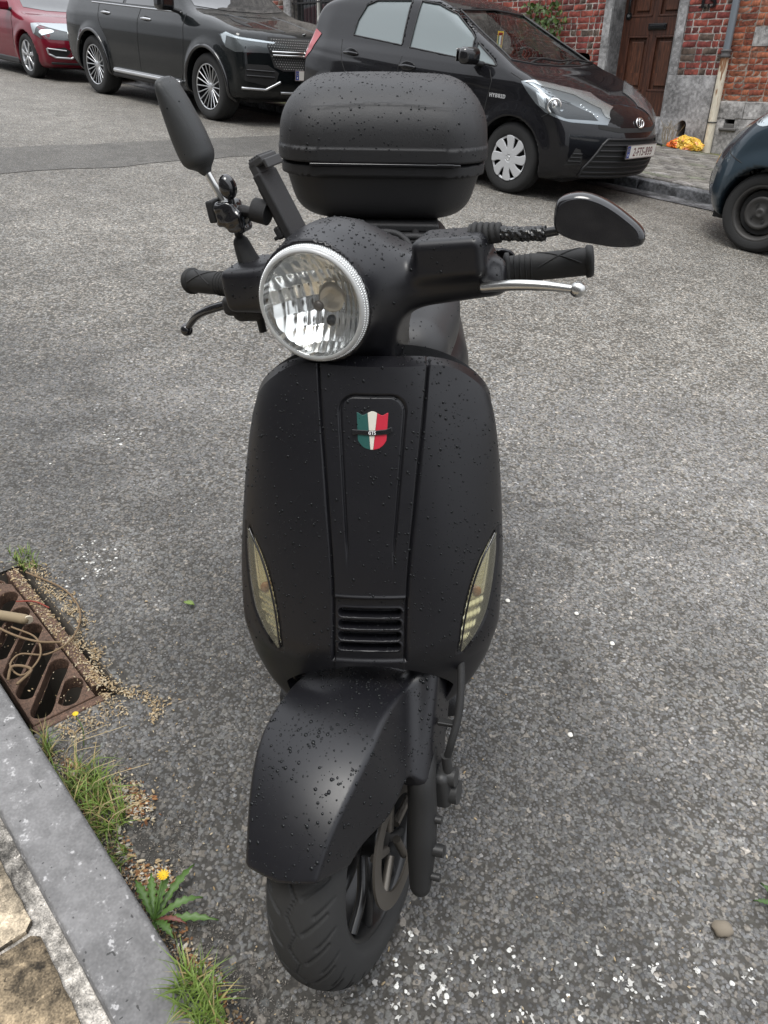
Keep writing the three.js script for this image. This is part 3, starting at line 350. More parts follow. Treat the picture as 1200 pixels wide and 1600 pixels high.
{ // fork legs, caliper, hose
  const along = (x, l, dz = 0) => [x, WR + HEADA.y * l, AXZ + dz + HEADA.z * l];
  for (const s of [-1, 1]) { part('fork_leg', st([taper([along(s * 0.112, -0.065), along(s * 0.112, -0.035), along(s * 0.112, 0.06), along(s * 0.11, 0.12), [s * 0.1, 0.38, -0.23], [s * 0.09, 0.45, -0.29]], [0.017, 0.024, 0.0225, 0.0215, 0.018, 0.016], 20, 36)]), s > 0 ? std({ color: rgb(0.013, 0.013, 0.013), roughness: 0.55 }) : darkMetal, scooter);
    part('axle_bolt', st(xf(cyl(0.011, 0.011, 0.03, 6), [s * 0.134, WR, AXZ], [0, 0, Math.PI / 2])), darkMetal, scooter); for (const l of [-0.045, 0.05]) part('fork_bolt', st(xf(cyl(0.007, 0.007, 0.014, 6), [s * 0.137, WR + HEADA.y * l, AXZ + HEADA.z * l], [0, 0, Math.PI / 2])), darkMetal, scooter); }
  const c = along(0.112, 0.06, -0.055); part('brake_caliper', st([rbox(0.05, 0.075, 0.045, c[0] + 0.008, c[1], c[2], 0.012, 3), xf(cyl(0.019, 0.019, 0.03, 18), [c[0] + 0.028, c[1] - 0.014, c[2]], [0, 0, Math.PI / 2]), xf(cyl(0.015, 0.015, 0.036, 18), [c[0] + 0.024, c[1] + 0.022, c[2]], [0, 0, Math.PI / 2]), xf(cyl(0.008, 0.008, 0.05, 10), [c[0] + 0.03, c[1] + 0.045, c[2]])]), std({ color: rgb(0.03, 0.03, 0.03), roughness: 0.5 }), scooter);
  part('brake_hose', st(tube([[c[0] + 0.03, c[1] + 0.06, c[2]], [c[0] + 0.04, c[1] + 0.095, c[2] - 0.005], [c[0] + 0.048, c[1] + 0.13, c[2] - 0.03], [c[0] + 0.045, c[1] + 0.18, c[2] - 0.075], [c[0] + 0.03, c[1] + 0.22, c[2] - 0.12], [c[0] - 0.02, c[1] + 0.27, c[2] - 0.17]], 0.0062, 10, 50)), rubber, scooter);
  part('hose_bracket', st(rbox(0.03, 0.007, 0.012, c[0] + 0.03, c[1] + 0.115, c[2] - 0.025, 0.002)), darkMetal, scooter);
  part('steering_column', st(tube([along(0, 0.42), along(0, 0.86)], 0.026, 16)), darkMetal, scooter);
  part('fork_bridge', st(rbox(0.21, 0.035, 0.05, ...along(0, 0.42), 0.01)), darkMetal, scooter);
}
{ // front fender: a boxy crowned arch with ears that run up the fork
  const f = (x, y, z) => { const Y = y - WR, Z = z - AXZ - 0.005, r = Math.hypot(Y, Z), a = Math.atan2(Y, Z), ax = Math.abs(x);
    const wd = lerp(0.05, 0.084, sst(0.6, 1.5, a)), ro = 0.262 + 0.008 * sst(0.8, 1.6, a);
    const wl = wd + 0.14 * (ro - r), crown = r - ro + 1.5 * ax * ax, outer = smax(crown, ax - wl, 0.007);
    const inner = Math.max(crown + 0.013, ax - wl + 0.012);
    const skirt = lerp(0.172, 0.138, sst(0.75, 1.25, a));
    let d = Math.max(outer, -inner); d = smax(d, (skirt - r), 0.006);
    const front = Math.sin(0.70) * Z - Math.cos(0.70) * Y + ax * 0.18; d = smax(d, front, 0.006); // cut at the tip
    const back = -(Math.cos(2.25) * Y - Math.sin(2.25) * Z); d = smax(d, a > 0 ? (a - 2.3) * r : 0.1, 0.006);
    // ears over the fork legs
    const l = Y * HEADA.y + (Z + 0.005) * HEADA.z, q = Z * HEADA.y - Y * HEADA.z; const ca = Math.cos(0.70), sa = Math.sin(0.70), e1 = (y - 0.40) * ca - (z + 0.232) * sa, e2 = (y - 0.40) * sa + (z + 0.232) * ca; const ear = smax(sdBox(ax - 0.1, e1, e2, 0.026, 0.13, 0.05, 0.018), 0.285 - y - 0.3 * (z + 0.2), 0.008);
    return smin(d, ear, 0.03); };
  const g = st(nets(f, [-0.135, 0.2, -0.45], [0.135, 0.62, 0.22], 0.0042, 1.5)); part('front_fender', g, satin, scooter); wet.push([g, 7000, 0.0030]);
}
// handlebar assembly -------------------------------------------------
const HY = 1.022, HZ = -0.292, HS = 0.955; // headlight centre, unsteered
{
  const f = (x, y, z) => { let d = Math.hypot(x, (y - 1.022) / 1.04, Math.max(0, -(z + 0.38)) * 0.9) - 0.0785 - 0.006 * sst(-0.30, -0.36, z);
    d = Math.max(d, z + 0.3);
    for (const s of [-1, 1]) { let arm = sdBox(x - s * 0.125, y - (1.022 - 0.02 * Math.abs(x)), z + 0.395 + 0.12 * Math.abs(x), 0.118, 0.042 - 0.02 * clamp(Math.abs(x) / 0.24), 0.05, 0.028); d = smin(d, arm, 0.055); }
    d = smin(d, sdBox(x - 0.012, y - 0.96, z + 0.40, 0.062, 0.055, 0.05, 0.02), 0.04);
    d = smax(d, 0.908 - y, 0.006); d = smax(d, Math.max(x - 0.232, -x - 0.165), 0.006);
    d = smin(d, sdBox(x - 0.165, y - 1.052 , z + 0.392, 0.047, 0.026, 0.036, 0.012), 0.014);
    d = smin(d, sdBox(x + 0.13, y - 1.025 , z + 0.405, 0.045, 0.03, 0.045, 0.012), 0.014);
    for (const s of [-1, 1]) d = smax(d, -Math.max(Math.hypot(y - 1.018, z + 0.425) - 0.026, 0.205 - s * x + (s < 0 ? -0.05 : 0)), 0.004);
    return smax(d, -Math.max(Math.hypot(x, y - HY) - 0.0725, -0.362 - z), 0.003); };
  const g = st(nets(f, [-0.25, 0.89, -0.5], [0.25, 1.14, -0.26], 0.004, 1.5)); part('handlebar_cover', g, satin, scooter); wet.push([g, 6200, 0.0023]);
  const hl = sub('headlight', scooter), ax = (g) => st(g.scale(HS, HS, HS).rotateX(Math.PI / 2).translate(0, HY, HZ));
  part('housing_ring', ax(lathe([[0.079, -0.045], [0.0815, -0.02], [0.0805, -0.012], [0.076, -0.012], [0.074, -0.045]], 96)), gloss, hl);
  part('reflector', ax(lathe([[0.012, -0.062], [0.03, -0.06], [0.045, -0.05], [0.058, -0.034], [0.066, -0.016], [0.071, 0.004]], 96).scale(1, 1, 1)), chrome, hl);
  const fl = [grid(200, 48, (a, b) => { const t = a * Math.PI * 2, r = 0.002 + 0.069 * b, X = Math.cos(t) * r, Y = Math.sin(t) * r, c = ((X + 0.0765) / 0.0115) % 1 - 0.5, e = ((Y + 0.0765) / 0.019) % 1 - 0.5; return [X, -0.058 + 0.052 * (r / 0.07) ** 2 + (0.0013 * (1 - c * c * 4) + 0.0012 * (1 - e * e * 4)) * sst(0, 0.02, r), -Y]; })]; for (let k = 0; k < 0; k++) { const x = -0.055 + k * 0.022, h = Math.sqrt(0.066 ** 2 - x * x) * 0.95; fl.push(grid(6, 14, (a, b) => { const X = x + (a - 0.5) * 0.0219, Y = (b * 2 - 1) * h, r = Math.hypot(X, Y); return [X, -0.058 + 0.05 * (r / 0.066) ** 2 + 0.0016 * (1 - (a - 0.5) ** 2 * 4), -Y]; })); }
  part('reflector_flutes', ax(merge(fl)), std({ color: rgb(0.9, 0.9, 0.89), metalness: 1, roughness: 0.14 }), hl);
  part('bulb_socket', ax(lathe([[0.0, -0.05], [0.012, -0.05], [0.017, -0.047], [0.021, -0.05], [0.024, -0.058]], 32).translate(0.008, 0, 0.006)), std({ color: rgb(0.55, 0.51, 0.45), metalness: 0.85, roughness: 0.3 }), hl);
  part('bulb', ax(lathe([[0, -0.014], [0.0045, -0.015], [0.0055, -0.02], [0.0055, -0.036], [0.006, -0.052]], 20).translate(0.006, 0, 0.004)), phy({ color: rgb(0.9, 0.9, 0.9), transmission: 0.9, roughness: 0.02, thickness: 0 }), hl);
  part('bulb_cap', ax(new THREE.SphereGeometry(0.0075, 18, 12).scale(1, 0.7, 1).translate(0.004, -0.012, 0.004)), std({ color: rgb(0.1, 0.09, 0.085), roughness: 0.4, metalness: 0.4 }), hl);
  part('pilot_bulb', ax(new THREE.SphereGeometry(0.0085, 18, 12).translate(0.004, -0.046, 0.036)), std({ color: rgb(0.05, 0.055, 0.065), roughness: 0.15, metalness: 0.3 }), hl);
  const clear = phy({ color: rgb(0.97, 0.98, 0.97), transmission: 1, roughness: 0.01, thickness: 0, ior: 1.5 });
  part('lens', ax(lathe([[0, 0.022], [0.02, 0.0214], [0.04, 0.0185], [0.056, 0.013], [0.067, 0.006], [0.0715, 0.002]], 96)), clear, hl);
  part('lens_rim', ax(lathe([[0.0705, 0.004], [0.073, 0.0065], [0.0765, 0.004], [0.079, -0.003], [0.0805, -0.012]], 128)), phy({ color: rgb(0.9, 0.91, 0.9), transmission: 0.5, roughness: 0.1, thickness: 0 }), hl);
  const ribs = []; for (let k = 0; k < 150; k++) for (let j = 0; j < 2; j++) { const a = (k + j * 0.5) / 150 * 6.283, c = new THREE.SphereGeometry(0.0015, 6, 5).scale(1, 2.2, 1).translate(0.0775 + j * 0.0016, -0.0005 - j * 0.006, 0).rotateY(a); ribs.push(c); }
  part('rim_prisms', ax(merge(ribs)), std({ color: rgb(0.82, 0.83, 0.82), metalness: 0.9, roughness: 0.12 }), hl);
  part('inner_rim', ax(lathe([[0.0715, -0.004], [0.0745, -0.012], [0.0765, -0.02]], 96)), chrome, hl);
}
{ // grips, levers, switch housing, mirrors
  const gx = 1.018, gz = -0.425;
  for (const s of [-1, 1]) { const sweep = (g) => g.translate(-s * 0.222, -gx, -gz).rotateY(s * (s > 0 ? 0.2 : 0.35)).translate(s * (s > 0 ? 0.222 : 0.19), gx, gz);
    const gr = [xf(cyl(0.0175, 0.0175, 0.108, 28), [s * 0.278, gx, gz], [0, 0, Math.PI / 2]), xf(lathe([[0, 0.004], [0.0185, 0.004], [0.0205, 0], [0.0205, -0.004], [0.0175, -0.006]], 28), [s * 0.332, gx, gz], [0, 0, -s * Math.PI / 2]), xf(lathe([[0.0175, -0.004], [0.022, -0.002], [0.022, 0.003], [0.0175, 0.004]], 28), [s * 0.226, gx, gz], [0, 0, -s * Math.PI / 2])];
    for (let k = 0; k < 4; k++) gr.push(xf(new THREE.TorusGeometry(0.0175, 0.0012, 6, 28), [s * (0.236 + k * 0.007), gx, gz], [0, Math.PI / 2, 0]));
    for (const d of [-1, 1]) gr.push(tube([...Array(12).keys()].map((i) => { const t = i / 11, a = 0.2 + t * 1.5; return [s * (0.265 + (d > 0 ? t : 1 - t) * 0.055), gx + 0.0176 * Math.sin(a), gz + 0.0176 * Math.cos(a)]; }), 0.0011, 5, 24));
    part('grip', st(sweep(merge(gr))), rubber, scooter);
  }
  part('brake_lever', st([taper([[0.208, 1.014, -0.365], [0.25, 1.019, -0.352], [0.29, 1.017, -0.349], [0.322, 1.011, -0.352]], [0.0062, 0.0068, 0.0062, 0.005], 12, 30).scale(1, 1, 1), new THREE.SphereGeometry(0.0098, 20, 14).translate(0.327, 1.010, -0.353)]), alloy, scooter, 'polished silver brake lever with ball end');
  part('brake_lever', st([taper([[-0.185, 0.998, -0.40], [-0.22, 0.992, -0.40], [-0.262, 0.978, -0.41], [-0.294, 0.956, -0.42]], [0.0065, 0.0068, 0.006, 0.005], 12, 30), new THREE.SphereGeometry(0.0098, 20, 14).translate(-0.298, 0.952, -0.421)]), gloss, scooter, 'black brake lever with ball end');
  const sw = st([rbox(0.06, 0.08, 0.07, -0.155, 1.012, -0.415, 0.014, 3), rbox(0.03, 0.03, 0.045, -0.18, 0.998, -0.40, 0.01, 3), xf(cyl(0.006, 0.006, 0.02, 10), [-0.14, 0.966, -0.39])]); part('switch_housing', sw, plastic, scooter); wet.push([sw, 2500, 0.0016]);
  // image-left mirror, seen from behind its shell
  const ml = sub('mirror', scooter, 'upright black mirror seen from its back');
  part('rubber_boot', st(taper([[-0.150, 1.048, -0.415], [-0.154, 1.065, -0.415], [-0.157, 1.08, -0.415]], [0.017, 0.0145, 0.012], 14, 10)), rubber, ml);
  part('lower_stem', st(tube([[-0.156, 1.07, -0.415], [-0.159, 1.095, -0.416], [-0.163, 1.115, -0.418]], 0.006, 12, 12)), rubber, ml); part('stem', st(tube([[-0.163, 1.113, -0.418], [-0.176, 1.145, -0.42], [-0.193, 1.19, -0.42]], 0.0052, 12, 20)), alloy, ml);
  { const a = [-0.191, 1.182, -0.42], b = [-0.216, 1.292, -0.42]; const f = (x, y, z) => { const dx = b[0] - a[0], dy = b[1] - a[1], L = Math.hypot(dx, dy), t = ((x - a[0]) * dx + (y - a[1]) * dy) / L, q = ((x - a[0]) * dy - (y - a[1]) * dx) / L; const tt = t / L, w = interpMir(tt); const sh = Math.hypot(q / w * 0.024, (z + 0.416) ) - 0.024; let d = smax(sh * 0.9, Math.abs(t - 0.062) - 0.058, 0.016); return smin(d, sdCap(x, y, z, [a[0], a[1], a[2]], [a[0] + dx * 0.18, a[1] + dy * 0.18, a[2]], 0.009, 0.017), 0.01); };
    const interpMir = interp([[-0.1, 0.019], [0.1, 0.0235], [0.3, 0.0255], [0.7, 0.0205], [1, 0.012]]); const g = st(nets(f, [-0.27, 1.15, -0.47], [-0.14, 1.33, -0.36], 0.003, 1.6)); part('mirror_shell', g, std({ color: rgb(0.034, 0.036, 0.037), roughness: 0.5, bumpMap: orange, bumpScale: 0.0003 }), ml); wet.push([g, 1200, 0.0015]); }
  // image-right mirror, its dark glass facing
  const mr = sub('mirror', scooter, 'teardrop black mirror tilted flat with dark face');
  const boot = []; for (let k = 0; k < 5; k++) boot.push(xf(new THREE.TorusGeometry(0.0125 - k * 0.0011, 0.0042, 8, 22), [0.194 + k * 0.0075, 1.071 + k * 0.0005, -0.4], [0, Math.PI / 2, 0])); boot.push(xf(cyl(0.011, 0.014, 0.04, 18), [0.207, 1.071, -0.4], [0, 0, -Math.PI / 2]));
  part('rubber_boot', st(boot), rubber, mr);
  { const w = tube([[0.222, 1.072, -0.4], [0.25, 1.069, -0.399], [0.283, 1.068, -0.398]], 0.0088, 26, 40), P = w.attributes.position; for (let i = 0; i < P.count; i++) { const k = 1 + 0.16 * n3(P.getX(i) * 160, P.getY(i) * 160, P.getZ(i) * 160); const cy = 1.07, cz = -0.399; P.setXYZ(i, P.getX(i), cy + (P.getY(i) - cy) * k, cz + (P.getZ(i) - cz) * k); } w.computeVertexNormals(); part('taped_stem', st([w, tube([[0.28, 1.068, -0.398], [0.298, 1.07, -0.398]], 0.0058, 12)]), phy({ color: rgb(0.012, 0.012, 0.012), roughness: 0.25 }), mr); }
  { const o = spline2([[0.292, 1.062], [0.291, 1.085], [0.297, 1.101], [0.318, 1.106], [0.342, 1.097], [0.368, 1.075], [0.386, 1.052], [0.385, 1.037], [0.366, 1.034], [0.335, 1.041], [0.308, 1.05]].map(([x, y]) => [0.294 + (x - 0.291) * 1.1, 1.078 + (y - 1.07) * 0.93]), 60);
    const op = fastPoly(o, 0.01); const f = (x, y, z) => { const p = op(x, y); return smax(p, Math.abs(z + 0.402) - 0.012 - 0.004 * clamp(-p / 0.02), 0.01); };
    const g = st(nets(f, [0.27, 1.0, -0.43], [0.43, 1.15, -0.37], 0.0028, 1.4)); part('mirror_shell', g, gloss, mr); wet.push([g, 900, 0.0014]);
    const c = [0.34, 1.076]; part('mirror_glass', st(flat(o.map((p) => [c[0] + (p[0] - c[0]) * 0.9, c[1] + (p[1] - c[1]) * 0.88]), 0.0025, 0.0008).translate(0, 0, -0.3875)), std({ color: rgb(0.01, 0.01, 0.012), roughness: 0.06 }), mr); }
}
// body behind the shield -------------------------------------------------
{
  part('floorboard', rbox(0.34, 0.06, 0.42, 0, 0.27, -0.52, 0.025, 3), plastic, scooter);
  const seat = nets((x, y, z) => smax(sdBox(x, y - (0.835 + 0.05 * sst(-0.55, -0.95, z)), z + 0.88, 0.152 - 0.03 * sst(-0.75, -0.58, z), 0.065, 0.33, 0.055), -1, 0.01), [-0.2, 0.7, -1.3], [0.2, 1.0, -0.5], 0.011, 1.3); part('seat', seat, std({ color: rgb(0.025, 0.025, 0.026), roughness: 0.5 }), scooter); wet.push([seat, 1800, 0.002]);
  part('rear_body', nets((x, y, z) => { const w = lerp(0.12, 0.19, sst(-0.55, -0.9, z)); return smax(sdBox(x, y - 0.55, z + 0.98, w, 0.25, 0.44, 0.09), -(Math.hypot(y - 0.24, z + 1.28) - 0.27), 0.02); }, [-0.25, 0.22, -1.5], [0.25, 0.86, -0.48], 0.014, 1.3), satin, scooter);
  const rw = sub('rear_wheel', scooter); part('tyre', xf(new THREE.TorusGeometry(0.165, 0.052, 18, 56), [0, 0.217, -1.30], [0, Math.PI / 2, 0]), rubber, rw); part('rim', xf(cyl(0.13, 0.13, 0.06, 40), [0, 0.217, -1.30], [0, 0, Math.PI / 2]), darkMetal, rw);
  part('side_stand', tube([[0.1, 0.25, -0.68], [0.16, 0.1, -0.66], [0.2, 0.012, -0.65]], 0.011, 10), darkMetal, scooter);
  part('grab_rail', tube([[-0.1, 0.87, -1.12], [-0.1, 0.94, -1.2], [-0.09, 0.945, -1.28], [0, 0.945, -1.36], [0.09, 0.945, -1.28], [0.1, 0.94, -1.2], [0.1, 0.87, -1.12]], 0.011, 12, 60), plastic, scooter);
  part('luggage_rack', [tube([[-0.05, 0.915, -0.86], [-0.05, 0.952, -0.90], [-0.02, 0.965, -0.92], [0.03, 0.965, -0.92], [0.055, 0.95, -0.90], [0.06, 0.92, -0.86]], 0.007, 10, 40), tube([[0.0, 0.955, -0.92], [0.08, 0.96, -0.915], [0.1, 0.95, -0.91], [0.1, 0.93, -0.9], [0.07, 0.927, -0.9], [0.01, 0.93, -0.9]], 0.007, 10, 40), rbox(0.24, 0.018, 0.3, 0, 0.958, -1.15, 0.006), tube([[-0.07, 0.95, -0.95], [-0.07, 0.95, -1.3]], 0.008, 8), tube([[0.07, 0.95, -0.95], [0.07, 0.95, -1.3]], 0.008, 8), rbox(0.1, 0.012, 0.02, 0.04, 0.943, -0.925, 0.004)], plastic, scooter);
}
{ // top case
  const tc = sub('top_case', scooter, 'black textured top case with domed lid'), zc = -1.19, split = 1.082;
  const shell = (x, y, z) => { const t = clamp((y - 0.965) / 0.115), up = clamp((y - 1.1) / 0.14); const hw = y < 1.085 ? lerp(0.168, 0.207, t ** 0.6) : 0.214 - 0.03 * up * up, hd = y < 1.085 ? lerp(0.17, 0.2, t ** 0.6) : 0.205 - 0.045 * up * up; const d2 = sdBox2(x, z - zc, hw, hd, 0.09); return d2; };
  const topY = (x, z) => 1.229 - 0.22 * x * x - 0.4 * (z - zc + 0.02) ** 2;
  const lid = nets((x, y, z) => { let d = smax(shell(x, y, z), y - topY(x, z), 0.07); const band = sdBox2(x, z - zc, 0.2155, 0.2065, 0.09); d = smin(d, Math.max(band, Math.abs(y - 1.096) - 0.0135), 0.004); d = smax(d, split + 0.001 - y, 0.004); const rid = Math.abs(y - (1.188 - 0.5 * x * x)); return d - 0.0012 * sst(0.006, 0.0, rid) * (z > zc ? 1 : 0) * sst(0.15, 0.1, Math.abs(x)); }, [-0.24, 1.06, -1.42], [0.24, 1.27, -0.96], 0.0052, 1.3);
  const low = nets((x, y, z) => { let d = smax(shell(x, y, z), 0.966 - y, 0.045); d = smin(d, Math.max(sdBox2(x, z - zc, 0.2115, 0.2025, 0.09), Math.abs(y - 1.068) - 0.0105), 0.004); d = smax(d, y - split + 0.001, 0.003); return Math.min(d, sdBox(x, y - 1.07, z - zc, 0.19, 0.03, 0.18, 0.06)); }, [-0.24, 0.94, -1.42], [0.24, 1.1, -0.96], 0.0055, 1.3);
  const caseMat = std({ color: rgb(0.0135, 0.0135, 0.0145), roughness: 0.5, bumpMap: orange, bumpScale: 0.0003 });
  part('lid', lid, caseMat, tc); part('lower_shell', low, caseMat, tc); wet.push([lid, 3000, 0.0026]);
  part('seam_strip', [rbox(0.3, 0.0055, 0.008, 0.005, 1.0815, -0.984, 0.002), rbox(0.036, 0.0065, 0.009, 0.125, 1.0818, -0.984, 0.002)], gloss, tc);
}
function rain(list, parent, seed) { // water beads on wet surfaces
  const r = mulberry(seed), M = [], m = new THREE.Matrix4(), q = new THREE.Quaternion(), up = V(0, 1, 0), a = V(), b = V(), c = V(), n = V();
  for (const [g0, dens, rmax, filt] of list) { const g = g0.index ? g0.toNonIndexed() : g0, P = g.attributes.position;
    for (let i = 0; i < P.count; i += 3) { a.fromBufferAttribute(P, i); b.fromBufferAttribute(P, i + 1); c.fromBufferAttribute(P, i + 2); n.copy(b).sub(a).cross(c.clone().sub(a)); const ar = n.length() / 2; n.normalize(); const face = clamp(0.12 + 0.75 * n.y + 0.35 * n.z); if (n.y < -0.1) continue; const px = (a.x + b.x + c.x) / 3, py = (a.y + b.y + c.y) / 3, pz = (a.z + b.z + c.z) / 3; const lam = 3.6 * ar * dens * face * (0.55 + 0.6 * n3(px * 11, py * 11, pz * 11)); let k = Math.floor(lam) + (r() < lam % 1 ? 1 : 0);
      while (k-- > 0) { let u = r(), v = r(); if (u + v > 1) { u = 1 - u; v = 1 - v; } const p = a.clone().addScaledVector(b.clone().sub(a), u).addScaledVector(c.clone().sub(a), v), R = rmax * (0.24 + 0.7 * r() ** 2.8); q.setFromUnitVectors(up, n); m.compose(p, q, V(R * (0.85 + 0.35 * r()), R * 0.7, R * (0.85 + 0.5 * r()))); M.push(m.clone()); } } }
  const dm = phy({ color: rgb(0.008, 0.009, 0.010), roughness: 0.03, ior: 1.33 }), im = new THREE.InstancedMesh(new THREE.SphereGeometry(1, 10, 7), dm, M.length); M.forEach((x, i) => im.setMatrixAt(i, x)); im.name = 'rain_drops'; im.userData.kind = 'stuff'; im.castShadow = im.receiveShadow = true; parent.add(im); return M.length;
}
rain(wet, scooter, 21);

// ------------------------------------------------------------------ parked cars (local frame: x forwards, y up, z to the side that faces the camera; origin on the road under the front axle)
const paint = (r, g, b, rough = 0.22, metal = 0) => phy({ color: rgb(r, g, b), roughness: 0.4, metalness: metal, specularIntensity: 0.1, clearcoat: 0.85, clearcoatRoughness: 0.05 });
const carGlass = phy({ color: rgb(0.02, 0.022, 0.024), roughness: 0.03, clearcoat: 1, clearcoatRoughness: 0.02 });
const trim = std({ color: rgb(0.014, 0.014, 0.015), roughness: 0.5 }), gap = std({ color: rgb(0.015, 0.015, 0.015), roughness: 0.8 });
const tyreMat = std({ color: rgb(0.018, 0.018, 0.018), roughness: 0.85 }), silver = std({ color: rgb(0.6, 0.61, 0.62), metalness: 0.9, roughness: 0.3 }), wheelWhite = std({ color: rgb(0.58, 0.59, 0.6), metalness: 0.35, roughness: 0.4 });
const lampClear = phy({ color: rgb(0.9, 0.93, 0.94), transmission: 1, roughness: 0.02, thickness: 0, specularIntensity: 0.5 });
function carSDF(s) {
  const prof = fastPoly(spline2(s.profile, 150));
  return (x, y, z) => { const az = Math.abs(z), xb = x + s.kf * z * z * sst(s.fx[0], s.fx[1], x) - s.kr * z * z * sst(s.rx[0], s.rx[1], x) + s.kw * z * z * sst(1.0, 1.35, y);
    let w = s.W(y) * s.T(x); for (const a of s.axles) w += s.flare * sst(s.arch + 0.14, s.arch + 0.01, Math.hypot(x - a, y - s.R));
    let d = smax(prof(xb, y), az - w, s.k); if (s.crease) d += s.crease(x, y, z);
    for (const a of s.axles) d = smax(d, -Math.max(Math.hypot(x - a, y - s.R) - s.arch, s.W(0.5) * 0.62 - az), 0.012);
    return d; };
}
const sideRay = (X, Y) => [[X, Y, 1.4], [0, 0, -1]], farRay = (X, Y) => [[X, Y, -1.4], [0, 0, 1]], frontRay = (Z, Y) => [[1.9, Y, Z], [-1, 0, 0]], topRay = (X, Z) => [[X, 2.2, Z], [0, -1, 0]];
const rearRay = (Z, Y) => [[-5, Y, Z], [1, 0, 0]];
function wheelTyre(R, w, rim) { const c = []; const P = [[rim, -w * 0.42], [rim + 0.012, -w * 0.5], [lerp(rim, R, 0.6), -w * 0.53], [R - 0.022, -w * 0.47], [R - 0.004, -w * 0.36], [R, -w * 0.2]]; for (const x of [-0.1, 0.1]) P.push([R, w * (x - 0.02)], [R - 0.006, w * (x - 0.015)], [R - 0.006, w * (x + 0.015)], [R, w * (x + 0.02)]); P.push([R, w * 0.2], [R - 0.004, w * 0.36], [R - 0.022, w * 0.47], [lerp(rim, R, 0.6), w * 0.53], [rim + 0.012, w * 0.5], [rim, w * 0.42]); return lathe(P, 72).rotateX(Math.PI / 2); }
